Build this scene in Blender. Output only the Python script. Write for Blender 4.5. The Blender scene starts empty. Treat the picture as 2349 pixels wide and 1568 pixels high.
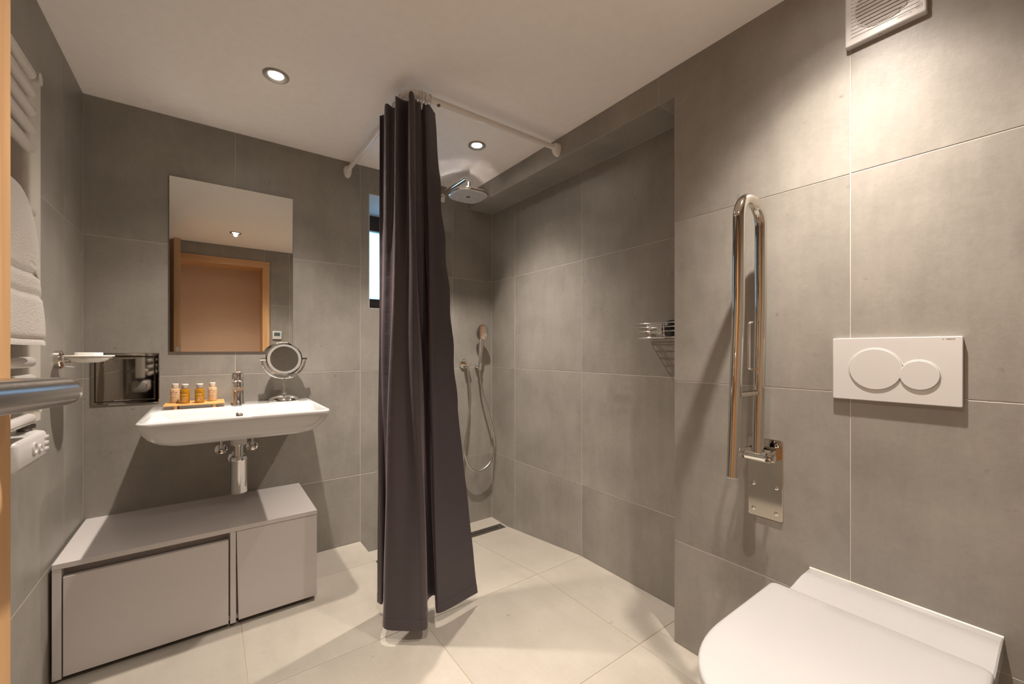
import bpy, bmesh, math, random
from mathutils import Vector, Matrix
PI = math.pi
random.seed(4)
S = bpy.context.scene
COL = S.collection

# ------------------------------------------------------------------ camera, world, lights, exposure
EYE = 1.10                                   # eye height above the tiled floor (m)
FWD = Vector((0.5902, 0.8073, 0.0))
cam_d = bpy.data.cameras.new('camera'); cam = bpy.data.objects.new('camera', cam_d); COL.objects.link(cam)
cam_d.sensor_width = 36.0; cam_d.lens = 36.0 * 945 / 2349; cam_d.shift_y = 20 / 2349
cam_d.clip_start = 0.01
cam.location = (0, 0, EYE); cam.rotation_euler = (PI / 2, 0, -math.atan2(FWD.x, FWD.y))
S.camera = cam
S.view_settings.view_transform = 'Standard'; S.view_settings.look = 'None'
S.view_settings.gamma = 1.0; S.view_settings.use_curve_mapping = False
S.view_settings.exposure = 0.15
W = bpy.data.worlds.new('world'); S.world = W; W.use_nodes = True
bg = W.node_tree.nodes['Background']; bg.inputs['Color'].default_value = (0.36, 0.66, 1.0, 1); bg.inputs['Strength'].default_value = 4.0
try:
    S.cycles.sample_clamp_indirect = 300.0; S.cycles.blur_glossy = 0.12; S.cycles.max_bounces = 10; S.cycles.diffuse_bounces = 5
    S.cycles.use_denoising = True
except Exception:
    pass
LAMP_COL = (1.0, 0.89, 0.785)
LAMP_W = 143.0
DISC_E = 38.0
# relative intensity of the lamps' wide-flood lenses by angle from straight down (degrees)
LAMP_PROFILE = [(0, 0.68), (12, 0.82), (18, 0.94), (24, 0.84), (30, 0.58), (36, 0.36), (41, 0.225), (44, 0.165), (47.5, 0.08), (52, 0.030), (60, 0.005), (80, 0.001), (90, 0.0)]
LAMPS = [(0.205, 1.84), (1.122, 1.846), (0.182, 0.345), (1.122, 0.345)]

# ------------------------------------------------------------------ room dimensions (m)
XL, XR, XS, YB, YF, ZC = -0.43, 1.418, 1.606, 2.44, -0.24, 2.173
JAMB = 0.897; BEAM = 2.062; DROP = -0.075; STEP = 0.698; FOLD = 1.565

# ------------------------------------------------------------------ node helpers
def new_mat(name):
    m = bpy.data.materials.new(name); m.use_nodes = True
    return m, m.node_tree.nodes, m.node_tree.links, m.node_tree.nodes['Principled BSDF']
def plain(name, col, rough=0.5, metal=0.0, bump=0.0, scale=200.0, var=0.04, coat=0.0, spec=0.5):
    m, n, l, b = new_mat(name)
    tc = n.new('ShaderNodeTexCoord'); nz = n.new('ShaderNodeTexNoise'); nz.inputs['Scale'].default_value = scale; nz.inputs['Detail'].default_value = 3
    l.new(tc.outputs['Object'], nz.inputs['Vector'])
    mx = n.new('ShaderNodeMix'); mx.data_type = 'RGBA'
    mx.inputs['A'].default_value = tuple(c * (1 - var) for c in col) + (1,)
    mx.inputs['B'].default_value = tuple(min(1, c * (1 + var)) for c in col) + (1,)
    l.new(nz.outputs['Fac'], mx.inputs['Factor']); l.new(mx.outputs['Result'], b.inputs['Base Color'])
    b.inputs['Roughness'].default_value = rough; b.inputs['Metallic'].default_value = metal
    b.inputs['Coat Weight'].default_value = coat; b.inputs['Specular IOR Level'].default_value = spec
    if bump:
        bp = n.new('ShaderNodeBump'); bp.inputs['Strength'].default_value = bump; bp.inputs['Distance'].default_value = 0.002
        l.new(nz.outputs['Fac'], bp.inputs['Height']); l.new(bp.outputs['Normal'], b.inputs['Normal'])
    return m
def tile_mat(name, ca, cb, rough, bump):
    m, n, l, b = new_mat(name)
    tc = n.new('ShaderNodeTexCoord'); oi = n.new('ShaderNodeObjectInfo')
    off = n.new('ShaderNodeVectorMath'); off.operation = 'SCALE'; off.inputs[0].default_value = (17, 31, 7)
    l.new(oi.outputs['Random'], off.inputs['Scale'])
    add = n.new('ShaderNodeVectorMath'); add.operation = 'ADD'; l.new(tc.outputs['Object'], add.inputs[0]); l.new(off.outputs[0], add.inputs[1])
    def noise(sc, det, rgh, stretch=(1, 1, 1)):
        mp = n.new('ShaderNodeMapping'); mp.inputs['Scale'].default_value = stretch; l.new(add.outputs[0], mp.inputs['Vector'])
        z = n.new('ShaderNodeTexNoise'); z.inputs['Scale'].default_value = sc; z.inputs['Detail'].default_value = det; z.inputs['Roughness'].default_value = rgh
        l.new(mp.outputs[0], z.inputs['Vector']); return z
    cloud = noise(3.2, 6, 0.62); fine = noise(70, 4, 0.6); brush = noise(22, 5, 0.7, (1.0, 0.22, 1.0)); spots = noise(26, 2, 0.5)
    def math_(op, a, bv):
        q = n.new('ShaderNodeMath'); q.operation = op
        for i, v in enumerate((a, bv)):
            if isinstance(v, (int, float)): q.inputs[i].default_value = v
            else: l.new(v, q.inputs[i])
        return q.outputs[0]
    f = math_('ADD', math_('MULTIPLY', cloud.outputs['Fac'], 0.62), math_('MULTIPLY', brush.outputs['Fac'], 0.25))
    f = math_('ADD', f, math_('MULTIPLY', fine.outputs['Fac'], 0.13))
    rmp = n.new('ShaderNodeValToRGB'); rmp.color_ramp.elements[0].position = 0.33; rmp.color_ramp.elements[0].color = ca + (1,)
    rmp.color_ramp.elements[1].position = 0.68; rmp.color_ramp.elements[1].color = cb + (1,); l.new(f, rmp.inputs['Fac'])
    dk = n.new('ShaderNodeValToRGB'); dk.color_ramp.elements[0].position = 0.20; dk.color_ramp.elements[0].color = (0.72, 0.70, 0.68, 1)
    dk.color_ramp.elements[1].position = 0.27; dk.color_ramp.elements[1].color = (1, 1, 1, 1); l.new(spots.outputs['Fac'], dk.inputs['Fac'])
    mm = n.new('ShaderNodeMix'); mm.data_type = 'RGBA'; mm.blend_type = 'MULTIPLY'; mm.inputs['Factor'].default_value = 1.0
    l.new(rmp.outputs['Color'], mm.inputs['A']); l.new(dk.outputs['Color'], mm.inputs['B'])
    hv = n.new('ShaderNodeHueSaturation'); hv.inputs['Saturation'].default_value = 1.0
    l.new(math_('ADD', math_('MULTIPLY', oi.outputs['Random'], 0.10), 0.95), hv.inputs['Value'])
    l.new(mm.outputs['Result'], hv.inputs['Color']); l.new(hv.outputs['Color'], b.inputs['Base Color'])
    l.new(math_('ADD', math_('MULTIPLY', brush.outputs['Fac'], 0.18), rough - 0.09), b.inputs['Roughness'])
    bp = n.new('ShaderNodeBump'); bp.inputs['Strength'].default_value = bump; bp.inputs['Distance'].default_value = 0.0015
    l.new(math_('ADD', brush.outputs['Fac'], math_('MULTIPLY', fine.outputs['Fac'], 0.5)), bp.inputs['Height']); l.new(bp.outputs['Normal'], b.inputs['Normal'])
    return m
def wood_mat(name, ca, cb, stretch, rough=0.5):
    m, n, l, b = new_mat(name)
    tc = n.new('ShaderNodeTexCoord'); mp = n.new('ShaderNodeMapping'); mp.inputs['Scale'].default_value = stretch
    l.new(tc.outputs['Object'], mp.inputs['Vector'])
    z = n.new('ShaderNodeTexNoise'); z.inputs['Scale'].default_value = 30; z.inputs['Detail'].default_value = 6; z.inputs['Distortion'].default_value = 0.6
    l.new(mp.outputs[0], z.inputs['Vector'])
    r = n.new('ShaderNodeValToRGB'); r.color_ramp.elements[0].position = 0.32; r.color_ramp.elements[0].color = ca + (1,)
    r.color_ramp.elements[1].position = 0.66; r.color_ramp.elements[1].color = cb + (1,)
    l.new(z.outputs['Fac'], r.inputs['Fac']); l.new(r.outputs['Color'], b.inputs['Base Color']); b.inputs['Roughness'].default_value = rough
    bp = n.new('ShaderNodeBump'); bp.inputs['Strength'].default_value = 0.12; bp.inputs['Distance'].default_value = 0.001
    l.new(z.outputs['Fac'], bp.inputs['Height']); l.new(bp.outputs['Normal'], b.inputs['Normal'])
    return m

M = {}
M['tile'] = tile_mat('grey_tile', (0.213, 0.198, 0.176), (0.330, 0.307, 0.275), 0.42, 0.34)
M['floor_tile'] = tile_mat('beige_floor_tile', (0.315, 0.284, 0.240), (0.395, 0.361, 0.312), 0.42, 0.10)
M['grout'] = plain('pale_grout', (0.50, 0.47, 0.43), 0.9)
M['floor_grout'] = plain('sandy_grout', (0.40, 0.33, 0.24), 0.9)
M['plaster'] = plain('ceiling_paint', (0.90, 0.865, 0.83), 0.75, scale=30, bump=0.03)
M['chrome'] = plain('chrome', (0.80, 0.79, 0.77), 0.05, 1.0, var=0.01)
M['steel'] = plain('polished_steel', (0.66, 0.62, 0.56), 0.07, 1.0, var=0.02)
M['brushed'] = plain('brushed_steel', (0.60, 0.585, 0.57), 0.24, 1.0, var=0.03)
M['dark_steel'] = plain('dull_steel', (0.27, 0.25, 0.22), 0.38, 1.0)
M['mirror'] = plain('mirror_silver', (0.86, 0.86, 0.83), 0.004, 1.0, var=0.0)
M['panel'] = plain('mirror_steel', (0.36, 0.33, 0.295), 0.035, 1.0, var=0.01)
M['ceramic'] = plain('white_ceramic', (0.61, 0.602, 0.595), 0.10, var=0.005, coat=0.3)
M['seat'] = plain('white_seat_plastic', (0.41, 0.403, 0.40), 0.16, var=0.005)
M['plastic'] = plain('white_plastic', (0.60, 0.585, 0.57), 0.32, var=0.01)
M['cream'] = plain('cream_enamel', (0.58, 0.55, 0.49), 0.3, var=0.01)
M['rail'] = plain('white_enamel', (0.74, 0.71, 0.68), 0.22, var=0.01)
M['lacquer'] = plain('grey_lacquer', (0.56, 0.525, 0.51), 0.20, var=0.01)
M['carcass'] = plain('grey_board', (0.50, 0.47, 0.455), 0.4, var=0.02)
M['black'] = plain('black_gap', (0.015, 0.013, 0.012), 0.6)
M['dark_plastic'] = plain('dark_print', (0.12, 0.105, 0.095), 0.6)
M['grey_print'] = plain('grey_print', (0.33, 0.30, 0.27), 0.6)
M['oak'] = wood_mat('oak', (0.46, 0.255, 0.115), (0.62, 0.38, 0.19), (1, 1, 0.05))
M['oak_h'] = wood_mat('oak_head', (0.46, 0.255, 0.115), (0.62, 0.38, 0.19), (0.05, 1, 1))
M['bamboo'] = wood_mat('bamboo', (0.60, 0.31, 0.09), (0.72, 0.42, 0.15), (0.15, 2, 2))
M['brown_wood'] = wood_mat('dark_brown_wood', (0.035, 0.018, 0.010), (0.07, 0.036, 0.02), (0.1, 1, 1))
M['towel'] = plain('terry_cloth', (0.74, 0.70, 0.66), 0.95, bump=1.0, scale=330, var=0.07)
M['hall'] = plain('tan_paint', (0.55, 0.395, 0.285), 0.8, scale=20)
M['trim'] = plain('nickel_trim', (0.42, 0.40, 0.37), 0.35, 0.6, var=0.02)
M['ring'] = plain('grey_translucent_ring', (0.27, 0.265, 0.25), 0.5, var=0.01, spec=0.2)
M['drain'] = plain('dark_drain_metal', (0.05, 0.043, 0.034), 0.6, var=0.05, spec=0.25)
M['soft_chrome'] = plain('soft_chrome', (0.84, 0.82, 0.80), 0.06, 1.0, var=0.01)
M['satin'] = plain('satin_chrome', (0.62, 0.59, 0.55), 0.20, 1.0, var=0.01)
M['sponge'] = plain('navy_sponge', (0.012, 0.013, 0.018), 0.3, bump=0.5, scale=120)
M['niche'] = plain('niche_plaster', (0.55, 0.55, 0.54), 0.8)
M['screen'] = plain('grey_display', (0.09, 0.12, 0.12), 0.2)
M['soap'] = plain('white_soap', (0.85, 0.82, 0.79), 0.4, var=0.01)
def curtain_mat():
    m, n, l, b = new_mat('aubergine_polyester')
    tc = n.new('ShaderNodeTexCoord')
    mp = n.new('ShaderNodeMapping'); mp.inputs['Scale'].default_value = (1, 1, 2.2); l.new(tc.outputs['Object'], mp.inputs['Vector'])
    z = n.new('ShaderNodeTexNoise'); z.inputs['Scale'].default_value = 7; z.inputs['Detail'].default_value = 3; l.new(mp.outputs[0], z.inputs['Vector'])
    bp = n.new('ShaderNodeBump'); bp.inputs['Strength'].default_value = 0.35; bp.inputs['Distance'].default_value = 0.012
    l.new(z.outputs['Fac'], bp.inputs['Height']); l.new(bp.outputs['Normal'], b.inputs['Normal'])
    b.inputs['Base Color'].default_value = (0.053, 0.043, 0.050, 1); b.inputs['Roughness'].default_value = 0.48
    b.inputs['Sheen Weight'].default_value = 0.25; b.inputs['Sheen Roughness'].default_value = 0.4; b.inputs['Sheen Tint'].default_value = (0.8, 0.6, 0.6, 1)
    return m
M['curtain'] = curtain_mat()
def glassy(name, col, rough=0.05, trans=1.0):
    m = plain(name, col, rough, var=0.02); b = m.node_tree.nodes['Principled BSDF']; b.inputs['Transmission Weight'].default_value = trans
    b.inputs['IOR'].default_value = 1.4
    return m
M['amber'] = plain('amber_oil_bottle', (0.37, 0.165, 0.008), 0.08, var=0.05, coat=0.4)
M['amber'].node_tree.nodes['Principled BSDF'].inputs['Subsurface Weight'].default_value = 0.0
M['honey'] = plain('peach_bottle', (0.60, 0.425, 0.265), 0.25, var=0.02)
M['cap_clear'] = plain('frosted_cap', (0.66, 0.53, 0.42), 0.2, var=0.02)
M['cap_grey'] = plain('smoky_cap', (0.36, 0.29, 0.26), 0.15, var=0.02)
M['cap_top'] = plain('pale_cap_top', (0.72, 0.66, 0.61), 0.25, var=0.01)
M['print_dark'] = plain('brown_lettering', (0.13, 0.07, 0.035), 0.6)
M['print_red'] = plain('rust_lettering', (0.40, 0.13, 0.05), 0.6)
M['print_pale'] = plain('pale_lettering', (0.80, 0.62, 0.25), 0.6)
M['print_amber'] = plain('dark_amber_lettering', (0.16, 0.075, 0.01), 0.6)
M['frosted'] = plain('frosted_dish', (0.80, 0.755, 0.70), 0.35, var=0.01)
def pane_mat():
    m = bpy.data.materials.new('frosted_pane'); m.use_nodes = True; n = m.node_tree.nodes; l = m.node_tree.links
    n.remove(n['Principled BSDF']); t = n.new('ShaderNodeBsdfTranslucent'); t.inputs['Color'].default_value = (0.92, 0.96, 0.98, 1)
    g = n.new('ShaderNodeBsdfGlossy'); g.inputs['Roughness'].default_value = 0.2
    nz = n.new('ShaderNodeTexNoise'); nz.inputs['Scale'].default_value = 90; bp = n.new('ShaderNodeBump'); bp.inputs['Strength'].default_value = 0.2
    l.new(nz.outputs['Fac'], bp.inputs['Height']); l.new(bp.outputs['Normal'], g.inputs['Normal'])
    mx = n.new('ShaderNodeMixShader'); mx.inputs[0].default_value = 0.06; l.new(t.outputs[0], mx.inputs[1]); l.new(g.outputs[0], mx.inputs[2])
    l.new(mx.outputs[0], n['Material Output'].inputs['Surface']); return m
M['pane'] = pane_mat()
def lamp_mat():
    m, n, l, b = new_mat('lit_lamp_lens'); b.inputs['Base Color'].default_value = (0.9, 0.88, 0.85, 1)
    b.inputs['Emission Color'].default_value = LAMP_COL + (1,); b.inputs['Emission Strength'].default_value = DISC_E; return m
M['lens'] = lamp_mat()

# ------------------------------------------------------------------ mesh helpers (all coordinates are world metres)
BASE = {}
def base_of(o): return BASE.get(o.name, Vector((0, 0, 0)))
def finish(bm, smooth_angle):
    bmesh.ops.recalc_face_normals(bm, faces=bm.faces)
    if smooth_angle is not None:
        for f in bm.faces: f.smooth = True
        lim = math.radians(smooth_angle)
        for e in bm.edges:
            if len(e.link_faces) == 2:
                try: e.smooth = e.calc_face_angle() < lim
                except ValueError: e.smooth = True
            else: e.smooth = False
def obj(name, bm, mat, parent=None, smooth=None, kind=None, label=None, recalc=True):
    if recalc: finish(bm, smooth)
    b = base_of(parent) if parent else Vector((0, 0, 0))
    if b.length: bmesh.ops.translate(bm, verts=bm.verts, vec=-b)
    me = bpy.data.meshes.new(name); bm.to_mesh(me); bm.free()
    me.materials.append(mat)
    o = bpy.data.objects.new(name, me); COL.objects.link(o)
    if parent: o.parent = parent
    BASE[o.name] = b
    if kind: o['kind'] = kind
    if label: o['label'] = label
    return o
def tag(o, label, cat, group=None, kind=None):
    o['label'] = label; o['category'] = cat
    if group: o['group'] = group
    if kind: o['kind'] = kind
    return o
def thing(name, loc, label, cat, group=None, kind=None):
    o = bpy.data.objects.new(name, None); COL.objects.link(o); o.location = loc; o.empty_display_size = 0.05
    BASE[o.name] = Vector(loc); return tag(o, label, cat, group, kind)
def dup(root, loc, label):
    r = root.copy(); COL.objects.link(r); r.location = loc; r['label'] = label
    for ch in list(root.children):
        c = ch.copy(); COL.objects.link(c); c.parent = r
        for g in list(ch.children):
            d = g.copy(); COL.objects.link(d); d.parent = c
    return r
def NB(): return bmesh.new()
def box(bm, x0, x1, y0, y1, z0, z1, bev=0.0, seg=2):
    vs = [bm.verts.new(p) for p in ((x0, y0, z0), (x1, y0, z0), (x1, y1, z0), (x0, y1, z0), (x0, y0, z1), (x1, y0, z1), (x1, y1, z1), (x0, y1, z1))]
    fs = [bm.faces.new([vs[i] for i in q]) for q in ((0, 3, 2, 1), (4, 5, 6, 7), (0, 1, 5, 4), (1, 2, 6, 5), (2, 3, 7, 6), (3, 0, 4, 7))]
    if bev:
        es = list({e for f in fs for e in f.edges})
        bmesh.ops.bevel(bm, geom=es, offset=bev, segments=seg, profile=0.5, affect='EDGES')
    return bm
def loft(bm, rings, cap0=True, cap1=True, closed=True):
    rv = [[bm.verts.new(p) for p in r] for r in rings]
    n = len(rings[0])
    for a, b in zip(rv, rv[1:]):
        for i in range(n if closed else n - 1):
            j = (i + 1) % n
            bm.faces.new((a[i], a[j], b[j], b[i]))
    if closed and cap0: bm.faces.new(rv[0][::-1])
    if closed and cap1: bm.faces.new(rv[-1])
    return rv
def frames(path):
    pts = [Vector(p) for p in path]; out = []
    t0 = (pts[1] - pts[0]).normalized()
    up = Vector((0, 0, 1)) if abs(t0.z) < 0.9 else Vector((1, 0, 0))
    nrm = (up - up.dot(t0) * t0).normalized()
    for i, p in enumerate(pts):
        if i == 0: t = t0
        elif i == len(pts) - 1: t = (pts[-1] - pts[-2]).normalized()
        else: t = ((pts[i + 1] - p).normalized() + (p - pts[i - 1]).normalized()).normalized()
        nrm = (nrm - nrm.dot(t) * t).normalized()
        out.append((p, nrm.copy(), t.cross(nrm)))
    return out
def tube(bm, path, r, n=12, cap=True, sx=1.0):
    rr = r if isinstance(r, (list, tuple)) else [r] * len(path)
    rings = []
    for (p, a, b), q in zip(frames(path), rr):
        rings.append([p + q * (math.cos(2 * PI * k / n) * a * sx + math.sin(2 * PI * k / n) * b) for k in range(n)])
    loft(bm, rings, cap, cap)
    return bm
def round_path(pts, rad, seg=7):
    pts = [Vector(p) for p in pts]; out = [pts[0]]
    for i in range(1, len(pts) - 1):
        a, b, c = pts[i - 1], pts[i], pts[i + 1]
        r = rad[i - 1] if isinstance(rad, (list, tuple)) else rad
        d1 = (a - b).normalized(); d2 = (c - b).normalized(); ang = d1.angle(d2)
        t = min(r / math.tan(ang / 2), (a - b).length * 0.499, (c - b).length * 0.499); rr = t * math.tan(ang / 2)
        cen = b + (d1 + d2).normalized() * (rr / math.sin(ang / 2))
        v1 = b + d1 * t - cen; v2 = b + d2 * t - cen; tot = v1.angle(v2); ax = v1.cross(v2).normalized()
        for k in range(seg + 1):
            out.append(cen + Matrix.Rotation(tot * k / seg, 3, ax) @ v1)
    out.append(pts[-1]); return out
def spline(pts, per=8):
    P = [Vector(p) for p in pts]; P = [2 * P[0] - P[1]] + P + [2 * P[-1] - P[-2]]; out = []
    for i in range(1, len(P) - 2):
        for k in range(per):
            t = k / per; a, b, c, d = P[i - 1:i + 3]
            out.append(0.5 * ((2 * b) + (c - a) * t + (2 * a - 5 * b + 4 * c - d) * t * t + (3 * b - a - 3 * c + d) * t ** 3))
    out.append(P[-2]); return out
def axes(d):
    d = Vector(d).normalized(); u = Vector((0, 0, 1)).cross(d) if abs(d.z) < 0.95 else Vector((1, 0, 0))
    u.normalize(); return u, d.cross(u), d
def lathe(bm, cen, axis, prof, n=28, squash=1.0):
    u, v, d = axes(axis); cen = Vector(cen)
    rings = [[cen + d * h + r * (math.cos(2 * PI * k / n) * u + squash * math.sin(2 * PI * k / n) * v) for k in range(n)] for r, h in prof]
    loft(bm, rings); return bm
def rrect(x0, x1, y0, y1, r, seg=6):
    """rounded rectangle, counter-clockwise; r = one radius or four (x1y0, x1y1, x0y1, x0y0)"""
    rs = r if isinstance(r, (list, tuple)) else [r] * 4; out = []
    for (cx, cy, a0), q in zip(((x1, y0, -90), (x1, y1, 0), (x0, y1, 90), (x0, y0, 180)), rs):
        sx = -1 if cx == x1 else 1; sy = 1 if cy == y0 else -1
        for k in range(seg + 1):
            a = math.radians(a0 + 90 * k / seg); out.append((cx + sx * q + q * math.cos(a), cy + sy * q + q * math.sin(a)))
    return out
def prism(bm, poly, place, h0, h1, bev=0.0):
    """polygon in 2D lifted by place(a, b, h), with a rounded far edge"""
    if bev:
        cx = sum(p[0] for p in poly) / len(poly); cy = sum(p[1] for p in poly) / len(poly)
        mx = max(abs(p[0] - cx) for p in poly); my = max(abs(p[1] - cy) for p in poly)
        def ins(q): return [(cx + (a - cx) * (1 - q / mx), cy + (b - cy) * (1 - q / my)) for a, b in poly]
        rings = [[place(a, b, h0) for a, b in poly], [place(a, b, h1 - bev) for a, b in poly],
                 [place(a, b, h1 - bev * 0.3) for a, b in ins(bev * 0.3)], [place(a, b, h1) for a, b in ins(bev)]]
    else:
        rings = [[place(a, b, h0) for a, b in poly], [place(a, b, h1) for a, b in poly]]
    loft(bm, rings); return bm
def onwall_x(X, sgn):            # wall at X facing sgn along X; a = Y, b = Z
    return lambda a, b, h: Vector((X + sgn * h, a, b))
def onwall_y(Y, sgn):
    return lambda a, b, h: Vector((a, Y + sgn * h, b))
def ondeck(Z, sgn=1):
    return lambda a, b, h: Vector((a, b, Z + sgn * h))
def text_bm(body, size, place, align='CENTER', bold=0.0):
    """flat lettering: place(x, y) turns text coordinates into world points"""
    cu = bpy.data.curves.new('lettering', 'FONT'); cu.body = body; cu.size = size; cu.align_x = align; cu.align_y = 'CENTER'; cu.resolution_u = 2; cu.offset = bold
    t = bpy.data.objects.new('lettering', cu); COL.objects.link(t)
    dg = bpy.context.evaluated_depsgraph_get(); me = bpy.data.meshes.new_from_object(t.evaluated_get(dg))
    bm = NB(); bm.from_mesh(me)
    for v in bm.verts: v.co = place(v.co.x, v.co.y)
    bpy.data.objects.remove(t); bpy.data.curves.remove(cu); bpy.data.meshes.remove(me)
    return bm
def merge(dst, src):
    me = bpy.data.meshes.new('tmp'); src.to_mesh(me); src.free(); dst.from_mesh(me); bpy.data.meshes.remove(me)

# ------------------------------------------------------------------ tiles
TCACHE = {}
JOINT = 0.0024
def tile_mesh(w, h, th, mat):
    key = (round(w, 4), round(h, 4), th, mat.name)
    if key not in TCACHE:
        bm = NB(); c = 0.0009
        r0 = [(-w / 2, -h / 2), (w / 2, -h / 2), (w / 2, h / 2), (-w / 2, h / 2)]
        r1 = [(a - math.copysign(c, a), b - math.copysign(c, b)) for a, b in r0]
        loft(bm, [[(a, b, -th) for a, b in r0], [(a, b, -c) for a, b in r0], [(a, b, 0) for a, b in r1]])
        finish(bm, None); me = bpy.data.meshes.new('tile'); bm.to_mesh(me); bm.free(); me.materials.append(mat); TCACHE[key] = me
    return TCACHE[key]
def lay(parent, a0, a1, b0, b1, origin, U, V, mat, th=0.008, gaps=(1, 1, 1, 1)):
    j = JOINT / 2
    a0 += j * gaps[0]; a1 -= j * gaps[1]; b0 += j * gaps[2]; b1 -= j * gaps[3]
    if a1 - a0 < 0.004 or b1 - b0 < 0.004: return
    U = Vector(U); V = Vector(V); Nn = U.cross(V)
    o = bpy.data.objects.new('tile', tile_mesh(a1 - a0, b1 - b0, th, mat)); COL.objects.link(o); o.parent = parent
    c = Vector(origin) + U * (a0 + a1) / 2 + V * (b0 + b1) / 2
    rot = Matrix((U, V, Nn)).transposed().to_4x4(); o.matrix_local = Matrix.Translation(c - base_of(parent)) @ rot
    return o
def lay_poly(parent, poly, origin, U, V, mat, th=0.008):
    """a tile cut around an opening"""
    U = Vector(U); V = Vector(V); Nn = U.cross(V); bm = NB()
    ca = sum(p[0] for p in poly) / len(poly); cb = sum(p[1] for p in poly) / len(poly)
    lo = [bm.verts.new((a - ca, b - cb, -th)) for a, b in poly]; hi = [bm.verts.new((a - ca, b - cb, 0)) for a, b in poly]
    bm.faces.new(hi); bm.faces.new(lo[::-1]); n = len(poly)
    for i in range(n): bm.faces.new((lo[i], lo[(i + 1) % n], hi[(i + 1) % n], hi[i]))
    finish(bm, None); me = bpy.data.meshes.new('tile'); bm.to_mesh(me); bm.free(); me.materials.append(mat)
    o = bpy.data.objects.new('tile', me); COL.objects.link(o); o.parent = parent
    rot = Matrix((U, V, Nn)).transposed().to_4x4(); o.matrix_local = Matrix.Translation(Vector(origin) + U * ca + V * cb - base_of(parent)) @ rot
    return o
def cuts(lo, hi, first, step=0.6):
    k = math.floor((lo - first) / step) - 1; out = [lo]
    while True:
        v = first + step * k
        if v >= hi - 0.02: break
        if v > lo + 0.02: out.append(v)
        k += 1
    return out + [hi]
def grid(parent, A, B, origin, U, V, mat, skip=()):
    for i in range(len(A) - 1):
        for j in range(len(B) - 1):
            if (i, j) in skip: continue
            lay(parent, A[i], A[i + 1], B[j], B[j + 1], origin, U, V, mat)
def struct(name, bm, mat, label, cat):
    o = obj(name, bm, mat); return tag(o, label, cat, kind='structure')

ZR = 0.386                                    # a wall joint height; the rows go on by 0.6 m
YG, XG = 0.365, 0.098                         # joint grid in plan
T = 0.0010                                     # tile face stands this far off the backing
X0, Y0, Z0 = (1, 0, 0), (0, 1, 0), (0, 0, 1)

# ------------------------------------------------------------------ structure: walls
WX0, WX1, WZ0, WZ1 = 0.746, 1.13, 1.347, 2.02  # window opening in the back wall
bm = NB(); y0, y1 = YB + T, YB + 0.5
box(bm, XL - 0.2, WX0, y0, y1, -0.2, ZC + 0.1); box(bm, WX1, XS + 0.2, y0, y1, -0.2, ZC + 0.1)
box(bm, WX0, WX1, y0, y1, -0.2, WZ0); box(bm, WX0, WX1, y0, y1, WZ1, ZC + 0.1)
wall_back = struct('wall_back', bm, M['grout'], 'grey concrete-look tiled back wall behind the washbasin and shower', 'wall')
ax = cuts(XL, STEP, XG); bz = cuts(0, ZC, ZR)
U, V, og = (1, 0, 0), (0, 0, 1), (0, YB, 0)
# U x V must point into the room (-Y): X x Z = -Y
grid(wall_back, ax, bz, og, U, V, M['tile'])
bz2 = cuts(DROP - 0.01, ZC, ZR)
for i, (a, b) in enumerate(((STEP, 1.298), (1.298, XS))):
    for j in range(len(bz2) - 1):
        q0, q1 = bz2[j], bz2[j + 1]; jj = JOINT / 2
        if i == 0 and abs(q0 - 0.986) < 0.01:
            lay_poly(wall_back, [(a + jj, q0 + jj), (b - jj, q0 + jj), (b - jj, q1 - jj), (WX1, q1 - jj), (WX1, WZ0), (WX0, WZ0), (WX0, q1 - jj), (a + jj, q1 - jj)], og, U, V, M['tile'])
        elif i == 0 and abs(q0 - 1.586) < 0.01:
            lay_poly(wall_back, [(a + jj, q0 + jj), (WX0, q0 + jj), (WX0, WZ1), (WX1, WZ1), (WX1, q0 + jj), (b - jj, q0 + jj), (b - jj, q1), (a + jj, q1)], og, U, V, M['tile'])
        else:
            lay(wall_back, a, b, q0, q1, og, U, V, M['tile'])
bm = NB(); box(bm, XL - 0.25, XL - T, YF - 0.2, YB + 0.2, -0.2, ZC + 0.1)
wall_left = struct('wall_left', bm, M['grout'], 'grey tiled left wall carrying the towel radiator', 'wall')
grid(wall_left, cuts(YF, YB, YG), cuts(0, ZC, ZR), (XL, 0, 0), (0, 1, 0), (0, 0, 1), M['tile'])      # Y x Z = +X
bm = NB(); box(bm, XR + T, XS + 0.3, YF - 0.2, JAMB - T, -0.2, ZC + 0.1)
wall_right = struct('wall_right', bm, M['grout'], 'brightly lit grey tiled right wall behind the toilet', 'wall')
UR, VR, OR = (0, -1, 0), (0, 0, 1), (XR, 0, 0)                                                        # -Y x Z = -X
ay = cuts(-JAMB, -YF, -YG); az = cuts(0, ZC, ZR)
for i in range(len(ay) - 1):
    for j in range(len(az) - 1):
        if i == 0 and az[j] > 1.5:
            q = JOINT / 2
            lay_poly(wall_right, [(-JAMB, az[j] + q), (ay[1] - q, az[j] + q), (ay[1] - q, ZC), (-0.965 + q, ZC), (-0.965 + q, BEAM + q), (-JAMB, BEAM + q)], OR, UR, VR, M['tile'])
        else:
            lay(wall_right, ay[i], ay[i + 1], az[j], az[j + 1], OR, UR, VR, M['tile'], gaps=(1 if i else 0, 1, 1, 1))
for j in range(len(az) - 1):                                                                           # the reveal that turns into the shower
    lay(wall_right, -XS, -XR - 0.0012, az[j], min(az[j + 1], BEAM), (0, JAMB, 0), (-1, 0, 0), (0, 0, 1), M['tile'], gaps=(0, 0, 1, 1))
bm = NB(); box(bm, XS + T, XS + 0.3, JAMB, YB + 0.2, -0.25, ZC + 0.1)
wall_shower = struct('wall_shower', bm, M['grout'], 'grey tiled shower side wall set back in a shallow recess', 'wall')
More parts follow.
